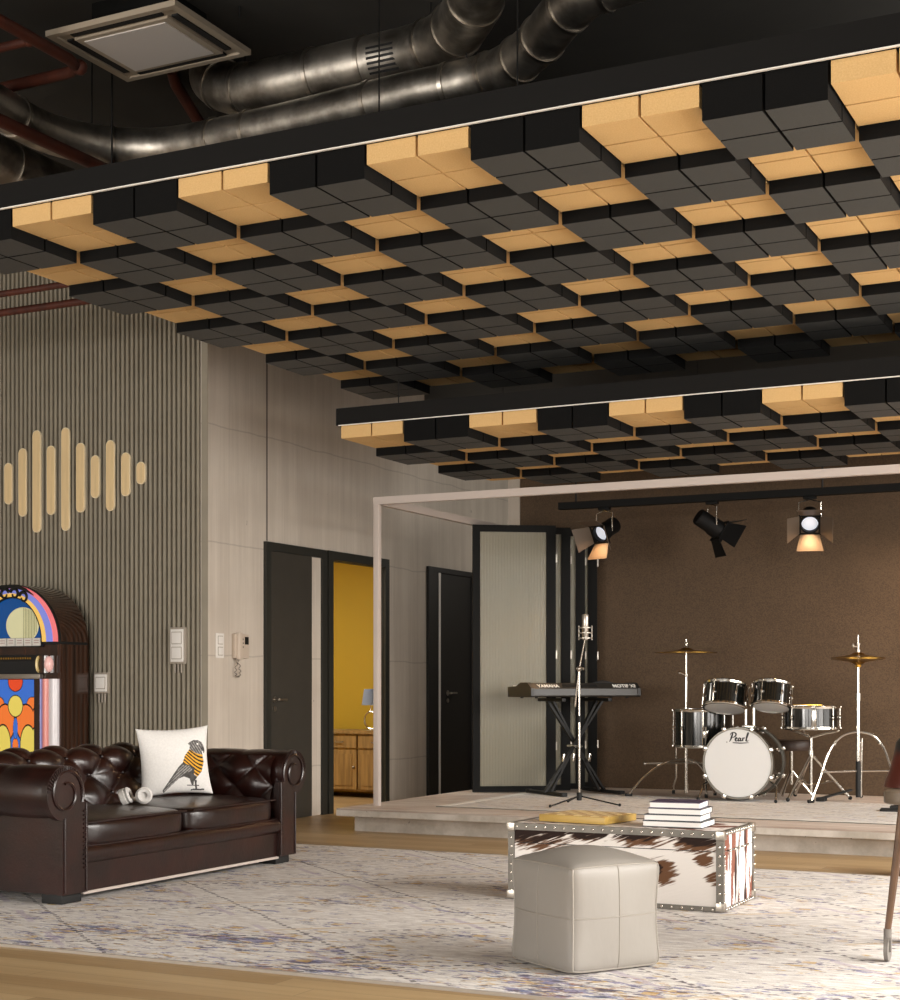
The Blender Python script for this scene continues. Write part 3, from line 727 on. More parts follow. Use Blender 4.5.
# ------------------------------------------------------------------ cowhide trunk
def cowhide():
    n = NT('cowhide'); x, y, z = n.xyz()
    mp = n.node('ShaderNodeMapping'); n.link(n.obj(), mp.inputs[0]); mp.inputs['Rotation'].default_value = (0, .35, 0)
    m2 = n.node('ShaderNodeMapping'); n.link(mp.outputs[0], m2.inputs[0]); m2.inputs['Scale'].default_value = (9, 60, 85)
    hn = n.node('ShaderNodeTexNoise'); n.link(m2.outputs[0], hn.inputs['Vector']); hn.inputs['Scale'].default_value = 1; hn.inputs['Detail'].default_value = 3; hn.inputs['Distortion'].default_value = .5
    hair = hn.outputs[0]; h2 = n.math('MULTIPLY', n.math('SUBTRACT', hair, .5), 4.2)
    coarse = n.math('MULTIPLY', n.math('SUBTRACT', n.noise((6, 6, 8), 1, 2), .5), 1.6)
    def blobs(L):
        m = None
        for cx, cz, rx, rz in L:
            a = n.math('POWER', n.math('DIVIDE', n.math('SUBTRACT', x, cx), rx), 2); c = n.math('POWER', n.math('DIVIDE', n.math('SUBTRACT', z, cz), rz), 2)
            d = n.math('ADD', a, c); m = d if m is None else n.math('MINIMUM', m, d)
        return n.math('SUBTRACT', 1, n.step(n.math('ADD', n.math('ADD', m, h2), coarse), .55, 1.35))
    brown = blobs([(.13, .33, .22, .07), (.42, .36, .14, .05), (.70, .345, .14, .05), (.99, .335, .13, .055), (.81, .18, .085, .065), (1.03, .245, .045, .03), (1.09, .16, .05, .035), (.2, .1, .17, .08), (.5, .12, .1, .06)])
    dark = blobs([(.12, .345, .22, .055), (.42, .36, .15, .04), (.68, .36, .14, .035), (1.0, .35, .13, .035), (.2, .08, .08, .04), (.79, .19, .03, .03)])
    c = n.mix(brown, '#e4ded8', '#65452e'); c = n.mix(dark, c, '#24150f')
    sv = n.math('ADD', n.noise((1, 11, 2.0), 1, 3, .55, (2.1, 1.37, .4)), n.math('MULTIPLY', h2, .03))
    e = n.mix(n.step(sv, .50, .54), '#e6e1dc', '#7c4d3e'); e = n.mix(n.step(n.noise((1, 16, 2.6), 1, 3, .55, (4, 3.1, 7)), .54, .58), e, '#33211d')
    tv = n.noise((3.5, 5, 1), 1, 4, .6, (3, 1, 0)); t = n.mix(n.step(tv, .5, .56), '#e9e1da', '#7a5142')
    ge = n.node('ShaderNodeNewGeometry'); sp = n.node('ShaderNodeSeparateXYZ'); tr = n.node('ShaderNodeVectorTransform', vector_type='NORMAL', convert_from='WORLD', convert_to='OBJECT')
    n.link(ge.outputs['Normal'], tr.inputs[0]); n.link(tr.outputs[0], sp.inputs[0])
    c = n.mix(n.math('GREATER_THAN', sp.outputs[0], .5), c, e); c = n.mix(n.math('GREATER_THAN', sp.outputs[2], .5), c, t)
    n.color(c); n.b.inputs['Roughness'].default_value = .75; n.b.inputs['Specular IOR Level'].default_value = .25; n.bump(hair, .3, .005); return n.m
M_cow = cowhide(); M_band = mat('pewter_metal_band', '#6f6a62', .5, .5, var=.15, vscale=(8, 8, 8)); M_stud = mat('bright_stud', '#e8e2d8', .25, .9)
TX, TY, TW, TD, TH = -3.25, 7.17, 1.13, .55, .388
g = thing('cowhide_trunk', 'brown and white cowhide trunk with studded metal edges, used as coffee table', 'trunk', (TX, TY, .012))
b = MB(); b.span((.004, .004, .0), (TW-.004, TD-.004, TH*.74)); b.build('body', M_cow, g, smooth=0)
b = MB(); b.span((.004, .004, TH*.75), (TW-.004, TD-.004, TH-.003)); b.build('lid', M_cow, g, smooth=0)
b = MB(); b.span((.006, .006, TH*.735), (TW-.006, TD-.006, TH*.755)); b.build('lid_gap', M_rubber, g, smooth=0)
b = MB(); w = .034; t = .006
for y0, y1 in ((-t+.004, .004), (TD-.004, TD-.004+t)):
    b.span((0, y0, TH-w), (TW, y1, TH)); b.span((0, y0, 0), (TW, y1, .024))
    for x in (0, TW-w): b.span((x, y0, 0), (x+w, y1, TH))
for x0, x1 in ((-t+.004, .004), (TW-.004, TW-.004+t)):
    b.span((x0, 0, TH-.022), (x1, TD, TH)); b.span((x0, 0, 0), (x1, TD, .016))
    for y in (0, TD-.025): b.span((x0, y, 0), (x1, y+.025, TH))
for y in (0, TD-.02): b.span((0, y, TH-.003), (TW, y+.02, TH))
for x in (0, TW-.02): b.span((x, 0, TH-.003), (x+.02, TD, TH))
bd = b.build('edge_band', M_band, g, smooth=0)
sb = MB(); sb.ball((0, 0, 0), .0075, 8); st0 = sb.build('stud', M_stud, bd); used_stud = [False]
def stud(x, y, z):
    o = st0 if not used_stud[0] else st0.copy()
    if used_stud[0]: COL.objects.link(o); o.parent = bd
    used_stud[0] = True; o.location = (x, y, z)
for k in range(21):
    x = .05+k*(TW-.1)/20; stud(x, -.003, TH-.017); stud(x, -.003, .012)
for k in range(7):
    z = .045+k*(TH-.12)/6
    for x in (.017, TW-.017): stud(x, -.003, z)
    for y in (.012, TD-.012): stud(TW+.003, y, z)
for k in range(12):
    y = .04+k*(TD-.08)/11; stud(TW+.003, y, TH-.011); stud(TW+.003, y, .009)
for k in range(5): stud(TW+.005, .1+k*.083, TH*.745)
for x in (0, TW):
    for y in (0, TD):
        for z in (0.0225, TH-.02):
            b = MB(); sx = 1 if x else -1; sy = 1 if y else -1
            b.box((x-sx*.018+sx*.004, y-sy*.018+sy*.004, z), (.045, .045, .045), bevel=.006); b.build('corner_cap', M_steel, g)
b = MB(); b.span((TW-.004, .09, TH*.735), (TW+.003, .42, TH*.755)); b.build('lock_strap', M_band, g, smooth=0)
TZ = .012+TH
# game board
def checker_mat():
    n = NT('checkered_wood'); ch = n.node('ShaderNodeTexChecker'); n.link(n.obj(), ch.inputs['Vector']); ch.inputs['Scale'].default_value = 20
    ch.inputs[1].default_value = lin('#e6cf98'); ch.inputs[2].default_value = lin('#b78f56'); n.link(ch.outputs[0], n.b.inputs['Base Color']); n.b.inputs['Roughness'].default_value = .4; return n.m
M_boardw = mat('yellow_wood', '#b8984f', .4, var=.1, vscale=(4, 40, 40))
g = thing('game_board', 'yellow wooden chequered game board lying on the cowhide trunk', 'game board', (-2.92, 7.44, TZ+.0015), math.radians(-9))
b = MB(); b.span((-.195, -.165, 0), (.195, .165, .036), bevel=.003); b.build('box', M_boardw, g)
b = MB(); b.span((-.175, -.145, .034), (.175, .145, .0385)); b.build('squares', checker_mat(), g, smooth=0)
# books
covers = ['#3a2d4f', '#26242a', '#1e2a33', '#22252b']
labels = ['purple-covered book topmost in the stack on the cowhide trunk', 'dark book second from the top of the trunk stack', 'dark book third from the top of the trunk stack', 'largest dark book at the bottom of the trunk stack']
z = TZ
for i in range(3, -1, -1):
    w, d, h = .255+.016*i, .215+.012*i, .031
    g = thing('book', labels[i], 'book', (-2.415+.008*math.sin(i*2.1), 7.40, z), math.radians((6, 3, 5, 2)[i]), 'books stacked on the trunk')
    mc = mat('book_cover_'+'abcd'[i], covers[i], .35, var=.3, vscale=(20, 20, 20))
    b = MB(); b.span((-w/2, -d/2, 0), (w/2, d/2, .0035)); b.span((-w/2, -d/2, h-.0035), (w/2, d/2, h)); b.span((-w/2, d/2-.004, .0035), (w/2, d/2, h-.0035)); b.build('cover', mc, g, smooth=0)
    b = MB(); b.span((-w/2+.003, -d/2+.003, .0035), (w/2-.003, d/2-.004, h-.0035)); b.build('pages', M_paper, g, smooth=0)
    z += h
# ------------------------------------------------------------------ jukebox
def woodgrain():
    n = NT('striped_walnut'); g = n.noise((40, 40, 1.2), 1, 4, .6); n.color(n.mix(n.step(g, .3, .7), '#1d0f09', '#402416')); n.b.inputs['Roughness'].default_value = .16; n.b.inputs['Coat Weight'].default_value = .5; return n.m
M_wal = woodgrain()
glow = lambda nm, c, e: mat(nm, c, .25, emit=e, emitcol=c)
W, D, SPZ, RZ = .48, .33, 1.441, .45
J = thing('jukebox', 'arched walnut jukebox with rainbow tubes and stained glass grille against the slatted wall', 'jukebox', (-8.415, 9.185, 0))
# local: x across, y into depth (front at 0), z up
arch = [(W, 0)]+[(W, SPZ)]+arc(0, SPZ, W, 0, PI, 40, RZ)[1:-1]+[(-W, SPZ), (-W, 0)]
b = MB(); b.prism(arch, 'y', .012, D); b.build('cabinet', M_wal, J, 40)
b = MB(); b.span((-W-.002, .0, SPZ-.02), (W+.002, D-.01, SPZ)); b.build('belt', M_blackmetal, J, smooth=0)
def archband(t0, t1, nm, m, y0=-.012):
    R = lambda t: (.30+.18*t, .345+.105*t)
    (a0, c0), (a1, c1) = R(t0), R(t1)
    P = arc(0, SPZ, a1, 0, PI, 40, c1)+arc(0, SPZ, a0, PI, 0, 40, c0)
    b = MB(); b.prism(P, 'y', y0, .012); return b.build(nm, m, J, 40)
archband(.95, 1, 'arch_rim', M_blackmetal)
archband(.70, .95, 'pink_arch_tube', glow('pink_glow', '#e8797e', .35), -.02)
archband(.35, .70, 'blue_arch_tube', glow('blue_glow', '#7c86d8', .35), -.024)
archband(.095, .35, 'yellow_arch_tube', glow('yellow_glow', '#e9bd62', .4), -.02)
archband(.0, .095, 'inner_rim', M_blackmetal)
b = MB(); b.prism(arc(0, SPZ, .30, 0, PI, 30, .345)+[(-.30, SPZ-.03), (.30, SPZ-.03)], 'y', .004, .013); b.build('blue_window', glow('deep_blue_glow', '#0a4585', .35), J)
RX, RZc, RR = .105, 1.572, .148
b = MB(); M = Matrix.Translation((RX, -.001, RZc)) @ Matrix.Rotation(PI/2, 4, 'X') @ Matrix.Diagonal((1.12, .95, 1, 1))
b.lathe([(0, .008), (RR*.96, .006), (RR, 0), (RR*.96, -.004)], 40, M); rc = b.build('record', glow('pale_record', '#d9d7ac', .2), J)
b = MB()
for k in range(9):
    xx = RX+.02+k*.0155; hh = .95*math.sqrt(max(0, (RR*.96)**2-((xx-RX)/1.12)**2)); b.span((xx, -.011, RZc-hh), (xx+.0025, -.008, RZc+hh))
b.build('fin_rib', mat('olive_rib', '#8d8a62', .5), rc, smooth=0)
b = MB(); b.span((-.305, -.008, SPZ-.038), (.305, .004, SPZ+.032)); b.build('card_tray', M_blackmetal, J, smooth=0)
mt_, mi_ = mat('title_card_paper', '#ddd9d2', .6), mat('card_ink', '#9a5a55', .6)
for k in range(7):
    x = -.255+k*.085; b = MB(); b.span((x-.039, -.014, SPZ-.03), (x+.039, -.008, SPZ+.03)); c = b.build('title_card', mt_, J, smooth=0)
    b = MB()
    for q in (.010, -.008): b.span((x-.024, -.0146, SPZ+q), (x+.024, -.014, SPZ+q+.004))
    b.build('printed_line', mi_, c, smooth=0)
b = MB()
for s in (-1, 1):
    for cx, zz in ((.05, .385), (.14, .355)):
        P = []
        for k in range(22):
            t = k/21; a = PI*.9-t*PI*1.9; r = .046*(1-.55*t); P.append((s*(cx+r*math.cos(a)), -.03, SPZ+zz-.01+r*math.sin(a)))
        b.tube(P, [.015*(1-.6*k/21) for k in range(22)], 6)
    b.tube([(s*.0, -.03, SPZ+.435), (s*.08, -.031, SPZ+.43), (s*.16, -.03, SPZ+.405), (s*.24, -.028, SPZ+.36)], [.015, .017, .012, .003], 6)
b.build('scroll_ornament', M_blackmetal, J)
b = MB(); b.span((-.3, -.004, 1.294), (.3, .013, 1.342)); b.build('selector_panel', M_blackmetal, J, smooth=0)
b = MB()
for k in range(15): b.span((-.16+k*.0245, -.009, 1.308), (-.149+k*.0245, -.004, 1.322))
b.build('selector_key_ribs', M_gold, J, smooth=0)
b = MB(); b.span((-.3, -.002, 1.195), (.295, .013, 1.292)); b.build('coin_recess', M_rubber, J, smooth=0)
b = MB(); b.span((-.3, -.025, 1.155), (.297, .013, 1.193), bevel=.004); b.build('chrome_ledge', M_steel, J)
for s in (-1, 1):
    b = MB(); b.cyl((s*.382, -.02, 1.2), (s*.382, -.02, 1.332), .075, seg=24); k_ = b.build('barrel', M_wal, J)
    b = MB(); b.ball((s*.43, -.07, 1.267), .05, 16, (.65, .8, 1.25)); b.build('pink_lens', glow('soft_pink', '#e8b9b4', .15), k_)
    b = MB(); b.tube([(s*(.352-.022*math.cos(a)), -.092, 1.267+.054*math.sin(a)) for a in [-PI/2+k*PI/12 for k in range(13)]], .012, 8); b.build('cream_crescent', mat('cream_lens', '#e6cf8e', .3), k_)
    for x0, x1, nm, c in ((.296, .316, 'blue_stripe', '#9297cc'), (.314, .378, 'salmon_stripe', '#df8d84'), (.376, .462, 'white_stripe', '#d8d2d4')):
        P = [((s*(x0+(x1-x0)*k/8)), -.012-.018*math.sin(PI*k/8)) for k in range(9)]
        b = MB(); b.prism(P+[(s*x1, .012), (s*x0, .012)], 'z', .12, 1.155); b.build('pilaster_'+nm, glow('pil_'+nm, c, .12), J)
    b = MB(); b.span((s*.226, -.006, .12), (s*.293, .012, 1.15)); b.build('grille_stile', M_wal, J, smooth=0)
# stained glass grille: repeating petal motif in dark leading
def sg(u, v):
    X = ((-.226+.452*u-.035+.177) % .354-.177)/1.54; Zt = (1.02*(1-v)/1.33) % .47
    for (cx, cz, rx, rz, c) in ((0, .012, .05, .06, 1), (0, .155, .05, .066, 2), (0, .285, .016, .066, 0), (0, .385, .02, .045, 3), (.083, .385, .054, .125, 2), (.068, .255, .066, .115, 3), (.108, .15, .036, .05, 3)):
        q = ((abs(X)-cx)/rx)**2+((Zt-cz)/rz)**2
        if q < 1: return 4 if q > .84 and not (c == 0 and q < .7) else c
    return 0
mats = [glow('sg_blue', '#3a6fd0', .3), glow('sg_red', '#e04b25', .3), glow('sg_yellow', '#e2cf62', .3), glow('sg_orange', '#ee7a35', .3), M_blackmetal]
b = MB(); b.grid(140, 330, lambda u, v: (-.226+.452*u, -.002, .13+1.02*v), sg); b.span((-.226, .0, .13), (.226, .012, 1.15)); b.build('stained_glass_grille', mats, J, 0)
b = MB(); b.box((0, D/2, .05), (2*W, D, .1), bevel=.01); b.build('base', M_wal, J)

# ------------------------------------------------------------------ side room
M_pine = mat('waxed_pine', '#a1804f', .5, var=.25, vscale=(30, 30, 2.5))
g = thing('wooden_dresser', 'waxed pine dresser seen through the doorway of the yellow room', 'dresser', (-7.9, 13.1, 0))
b = MB(); b.span((-.5, .02, .06), (.75, .48, .63)); b.build('body', M_pine, g, smooth=0)
b = MB(); b.span((-.53, -.02, .63), (.78, .5, .66)); b.build('top', M_pine, g, smooth=0)
for i in range(3):
    x = -.48+i*.41; b = MB(); b.span((x, 0, .49), (x+.39, .02, .61)); dr = b.build('drawer', M_pine, g, smooth=0)
    b = MB(); b.tube([(x+.15, -.005, .55), (x+.16, -.02, .545), (x+.23, -.02, .545), (x+.24, -.005, .55)], .006, 6); b.build('handle', M_steel, dr)
    b = MB(); b.span((x, 0, .08), (x+.39, .02, .47)); b.span((x+.05, -.008, .12), (x+.34, 0, .43)); dr = b.build('door', M_pine, g, smooth=0)
    b = MB(); b.ball((x+.36, -.008, .3), .013, 8); b.build('knob', M_steel, dr)
for x in (-.46, .71):
    for y in (.06, .44):
        b = MB(); b.span((x-.03, y-.03, 0), (x+.03, y+.03, .06)); b.build('foot', M_pine, g, smooth=0)
g = thing('table_lamp', 'chrome ring table lamp with a pale blue shade on the pine dresser', 'lamp', (-7.55, 13.33, .66))
b = MB(); b.cyl((0, 0, 0), (0, 0, .015), .06, seg=24); b.tube([(.07*math.cos(a), 0, .1+.085*math.sin(a)) for a in [2*PI*k/32 for k in range(32)]], .01, 8, True); b.cyl((0, 0, .185), (0, 0, .26), .007); b.build('base', M_chrome, g)
b = MB(); b.lathe([(.09, .25), (.065, .41), (.063, .41), (.088, .25)], 28); b.build('lamp_shade', mat('pale_blue_fabric', '#8e9dba', .8), g, 50)

# ------------------------------------------------------------------ folding glass doors
def reeded():
    n = NT('reeded_glass'); n.color('#c9cbbb'); b = n.b; b.inputs['Roughness'].default_value = .12; b.inputs['Transmission Weight'].default_value = .45; b.inputs['IOR'].default_value = 1.3
    n.color('#b4af9d'); return n.m
M_reed = reeded()
FD = thing('folding_glass_door', 'black-framed reeded glass doors folded together at the stage corner by the keyboard', 'folding door', (-5.78, 12.0, ST+.001))
def leaf(p0, p1, hinge=True):
    a = Vector((p0[0], p0[1], 0))-Vector((-5.78, 12.0, 0)); c = Vector((p1[0], p1[1], 0))-Vector((-5.78, 12.0, 0)); w = (c-a).length; rz = math.atan2(c.y-a.y, c.x-a.x); Hh = 2.325
    b = MB(); f = .062; t = .045
    b.span((0, -t/2, .004), (f, t/2, Hh)); b.span((w-f-.02, -t/2, .004), (w, t/2, Hh)); b.span((f, -t/2, .004), (w-f-.02, t/2, .055)); b.span((f, -t/2, Hh-.06), (w-f-.02, t/2, Hh))
    P = b.build('door_panel', M_black, FD, smooth=0, loc=tuple(a), rot=(0, 0, rz))
    b = MB(); n = 44; x0, x1 = f, w-f-.02; pr = []
    for i in range(n*6+1): pr.append((x0+(x1-x0)*i/(n*6), -.006-.0035*abs(math.sin(PI*i/6))))
    b.prism(pr+[(x1, .004), (x0, .004)], 'z', .055, Hh-.06); b.build('reeded_glass', M_reed, P, 30)
    b = MB()
    for z in (.4, 1.2, 2.04): b.box((w+.006, 0, z), (.012, .022, .07)); b.build('hinge', M_steel, P); b = MB()
leaf((-5.78, 12.0), (-5.17, 12.40)); leaf((-5.75, 12.26), (-5.12, 12.62)); leaf((-5.72, 12.52), (-5.06, 12.82)); leaf((-5.70, 12.78), (-5.02, 13.02))

# ------------------------------------------------------------------ keyboard and stand
KZ = 1.009
K = thing('stage_keyboard', 'dark stage keyboard with white lettering on its back edge, resting on an X stand', 'keyboard', (-4.9, 12.18, KZ), math.radians(54))
L, dp = 1.09, .38
# x along the instrument, -y = back edge that faces the hall, +y = player side
prof = [(-.19, .012), (-.185, .068), (-.13, .116), (-.02, .116), (.06, .085), (.19, .078), (.19, 0), (-.17, 0)]
b = MB(); b.prism(prof, 'x', -L/2+.03, L/2-.03); b.build('body', mat('keyboard_case', '#2d2a26', .38), K, 20)
for s in (-1, 1):
    b = MB(); q = [(y*1.03, z+.004 if z > .02 else z-.002) for y, z in prof]; b.prism(q, 'x', s*(L/2-.03), s*L/2); b.build('end_cheek', mat('keyboard_cheek', '#1e1d1b', .45), K, 20)
b = MB(); nk = 36
for i in range(nk): w = (L-.1)/nk; b.span((-L/2+.05+i*w+.001, .055, .08), (-L/2+.05+(i+1)*w-.001, .195, .1))
b.build('white_keys', M_whitepl, K, smooth=0)
b = MB()
for i in range(nk-1):
    if i % 7 not in (2, 6): w = (L-.1)/nk; b.span((-L/2+.05+(i+1)*w-.006, .055, .1), (-L/2+.05+(i+1)*w+.006, .145, .11))
b.build('black_keys', M_rubber, K, smooth=0)
def text(s, parent, m, size, loc, rot, name='lettering', w=None):
    cu = bpy.data.curves.new(name, 'FONT'); cu.body = s; cu.size = size; cu.extrude = .0008; cu.align_x = 'CENTER'; cu.align_y = 'CENTER'; cu.offset = .0012
    o = bpy.data.objects.new(name, cu); COL.objects.link(o); cu.materials.append(m); bpy.context.view_layer.update(); me = bpy.data.meshes.new_from_object(o.evaluated_get(bpy.context.evaluated_depsgraph_get())); bpy.data.objects.remove(o); bpy.data.curves.remove(cu)
    o = bpy.data.objects.new(name, me); COL.objects.link(o); o.parent = parent; o.location = loc; o.rotation_euler = rot; return o
M_ink = mat('white_print', '#f4f1ea', .4)
sl = math.atan2(.048, .055)
text('YAMAHA', K, M_ink, .05, (-.36, -.161, .0905), (sl, 0, 0)); text('MOTIF XF', K, M_ink, .055, (.40, -.161, .0905), (sl, 0, 0))
b = MB(); b.box((-.05, -.158, .0935), (.34, .03, .003), rot=(sl, 0, 0)); b.build('rear_recess', M_rubber, K, smooth=0)
b = MB(); b.span((.1, -.14, .116), (.3, -.06, .122)); b.tube([(.12, -.13, .122), (.2, -.13, .135), (.28, -.13, .122)], .005, 6); b.build('socket_panel', M_rubber, K, smooth=0)
for x in (-.45, .45):
    for y in (-.12, .12): b = MB(); b.cyl((x, y, -.012), (x, y, 0), .014, seg=10); b.build('rubber_foot', M_rubber, K)
S = thing('keyboard_stand', 'black double-braced X stand carrying the stage keyboard', 'keyboard stand', (-4.9, 12.18, ST+.009), math.radians(54))
HS = KZ-.012-ST-.009
for s in (-1, 1):
    b = MB()
    for o_ in (-.045, .045): b.span((-.01, 0, 0), (.01, .01, .01))
    b.bm.clear()
    for o_ in (0, .055):
        p0 = Vector((s*(.26+o_), 0, .02)); p1 = Vector((-s*(.20+o_), 0, HS-.025)); d = p1-p0
        b.box((p0+p1)/2+Vector((0, s*.028, 0)), (.02, .032, d.length), rot=(0, math.atan2(d.x, d.z), 0))
    b.build('cross_leg', M_blackmetal, S, smooth=0)
    b = MB(); b.span((s*.285-.022, -.29, 0), (s*.285+.022, .29, .028), bevel=.008); f_ = b.build('foot_bar', M_blackmetal, S)
    b = MB()
    for y in (-.28, .28): b.box((s*.285, y, .016), (.052, .045, .032), bevel=.006)
    b.build('end_cap', M_rubber, f_)
    b = MB(); b.span((s*.23-.02, -.2, HS-.028), (s*.23+.02, .2, HS), bevel=.005); b.build('support_arm', M_blackmetal, S)
b = MB(); b.cyl((-.03, -.06, HS*.5), (-.03, .06, HS*.5), .012); b.cyl((.03, -.06, HS*.5), (.03, .06, HS*.5), .012); b.build('pivot_bolt', M_chrome, S)
for x, z in ((-.13, .36), (.13, .36), (-.03, .36)):
    b = MB(); b.box((x, -.03, HS*.5-.1), (.022, .02, .07), rot=(0, .15, 0), bevel=.004); b.build('latch', M_chrome, S)

# ------------------------------------------------------------------ microphone
mx, my = -4.38, 10.98; RZs = ST+.008
S = thing('microphone_stand', 'slim chrome tripod boom stand before the keyboard, holding the microphone', 'microphone stand', (mx, my, RZs))
b = MB(); b.cyl((0, 0, .05), (0, 0, .66), .009); b.cyl((0, 0, .66), (0, 0, 1.05), .0065); b.build('pole', M_chrome, S)
b = MB(); b.cyl((0, 0, .04), (0, 0, .10), .02); b.cyl((0, 0, .64), (0, 0, .69), .014); b.build('hub', M_rubber, S)
for ax, ay in ((-.12, -.29), (.31, .05), (-.19, .24)):
    b = MB(); b.tube([(0, 0, .075), (ax*.9, ay*.9, .016), (ax, ay, .01)], .006, 8); lg = b.build('leg', M_blackmetal, S)
    b = MB(); b.ball((ax, ay, .012), .012, 8); b.build('rubber_foot', M_rubber, lg)
b = MB(); b.tube([(-.035, .0, .76), (.0, .0, 1.05), (.048, .0, 1.28)], [.0075, .0065, .005], 8); b.build('boom', M_chrome, S)
b = MB(); b.ball((.004, -.012, 1.05), .022, 10); b.cyl((.004, -.012, 1.05), (.045, -.025, 1.05), .01); b.build('clutch', M_steel, S)
Mi = thing('microphone', 'silver studio condenser microphone in a spring cradle atop the boom stand', 'microphone', (mx+.05, my, RZs+1.27))
b = MB(); b.lathe([(0, .0), (.02, .0), (.024, .01), (.024, .085), (.026, .09), (.026, .185), (.022, .197), (0, .2)], 20); b.build('body', M_steel, Mi)
b = MB()
for z in (.015, .055, .095): b.tube([(.05*math.cos(a), .05*math.sin(a), z) for a in [2*PI*k/20 for k in range(20)]], .0045, 6, True)
for a in range(4): q = a*PI/2+.4; b.cyl((.05*math.cos(q), .05*math.sin(q), .0), (.05*math.cos(q), .05*math.sin(q), .11), .005, seg=6); b.cyl((.024*math.cos(q), .024*math.sin(q), .055), (.05*math.cos(q), .05*math.sin(q), .055), .003, seg=6)
b.build('shock_mount', M_steel, Mi)
# ------------------------------------------------------------------ drums
def lugs(parent, r, z0, z1, n, M, ph=0):
    for k in range(n):
        b = MB(); a = ph+2*PI*k/n; x, y = (r+.012)*math.cos(a), (r+.012)*math.sin(a)
        b.cyl((x, y, z0), (x, y, z1), .004, seg=6); b.ball((x, y, (z0+z1)/2), .011, 8, (1, 1, 1.9))
        for z in (z0, z1): b.box((x, y, z), (.022, .022, .016), rot=(0, 0, a), bevel=.003)
        bmesh.ops.transform(b.bm, matrix=M, verts=b.bm.verts); b.build('tension_rod', M_chrome, parent)
def drum(name, label, cat, loc, r, h, nl, rot=(0, 0, 0), group=None, ph=.3, shellm=None, z0=0):
    g = thing(name, label, cat, loc, 0, group); g.rotation_euler = rot
    M = Matrix.Translation((0, 0, z0))
    b = MB(); b.lathe([(r, .0), (r, h)], 48, M); b.build('shell', shellm or M_shell, g, 60)
    for z in (0, h):
        s = 1 if z else -1
        b = MB(); b.lathe([(r-.004, z-s*.012), (r+.014, z-s*.012), (r+.017, z+s*.004), (r+.012, z+s*.012), (r-.002, z+s*.012), (r-.004, z-s*.012)], 48, M); b.build('hoop', M_chrome, g, 40)
        b = MB(); b.lathe([(0, z+s*.006), (r-.003, z+s*.006), (r-.001, z)], 48, M); b.build('drum_head', M_drumhead, g, 40)
    lugs(g, r, .0, h, nl, M, ph)
    return g
def strokes(parent, S, m, M, r, name):
    b = MB()
    for P in S:
        Q = smoothpath([(x, y, 0) for x, y, *_ in P], 5); n = len(Q); w = [p[2] if len(p) > 2 else 1 for p in P]
        R = []
        for i in range(n):
            t = i/(n-1)*(len(P)-1); k = min(int(t), len(P)-2); R.append(r*(w[k]+(w[k+1]-w[k])*(t-k)))
        v0 = len(b.bm.verts); b.tube(Q, R, 6)
    for v in b.bm.verts: v.co.z *= .25
    bmesh.ops.transform(b.bm, matrix=M, verts=b.bm.verts); return b.build(name, m, parent, 60)
M_hoop = mat('smoked_metal_hoop', '#6a665e', .35, .8)
# bass drum (axis along y, front head towards the hall)
g = thing('bass_drum', 'black bass drum with a white front head bearing script lettering', 'bass drum', (-3.415, 11.95, ST+.008))
R = .276; cz = .302; A = Matrix.Translation((0, .40, cz)) @ Matrix.Rotation(PI/2, 4, 'X')
b = MB(); b.lathe([(R, .02), (R, .38)], 64, A); b.build('shell', M_shell, g, 60)
for z in (0.0, .365):
    b = MB(); b.lathe([(R-.004, z), (R+.011, z), (R+.011, z+.036), (R-.004, z+.036), (R-.004, z)], 64, A); b.build('hoop', M_hoop, g, 30)
b = MB(); b.lathe([(0, .397), (R-.006, .397), (R-.002, .39)], 64, A); hd = b.build('drum_head', M_drumhead, g, 30)
b = MB(); b.lathe([(0, .004), (R-.006, .004), (R-.002, .01)], 64, A); b.build('drum_head', M_drumhead, g, 30)
for k in range(8):
    b = MB(); a = PI/8+2*PI*k/8; x, z = (R+.014)*math.cos(a), cz+(R+.014)*math.sin(a)
    b.cyl((x, .02, z), (x, .38, z), .005, seg=6); b.box((x, .012, z), (.034, .028, .034), rot=(0, -a, 0), bevel=.004); b.box((x, .39, z), (.034, .028, .034), rot=(0, -a, 0), bevel=.004); b.ball((x, .2, z), .014, 8, (1, 2.4, 1)); b.build('tension_claw', M_chrome, g)
for s in (-1, 1):
    b = MB(); b.tube([(s*.22, .12, cz-.13), (s*.30, .06, .12), (s*.315, -.03, .004)], .009, 8); b.box((s*.24, .12, cz-.11), (.05, .06, .06), bevel=.008); sp = b.build('spur', M_chrome, g)
    b = MB(); b.ball((s*.315, -.03, .011), .014, 8); b.build('rubber_tip', M_rubber, sp)
b = MB(); b.box((.045, .17, cz+R+.012), (.1, .075, .03), bevel=.008)
for x in (.02, .085): b.cyl((x, .17, cz+R), (x, .17, cz+R+.21), .0125, seg=14)
b.cyl((.02, .17, cz+R+.2), (-.03, .17, cz+R+.22), .012); b.cyl((.085, .17, cz+R+.2), (.13, .17, cz+R+.22), .012)
b.build('tom_mount', M_chrome, g)
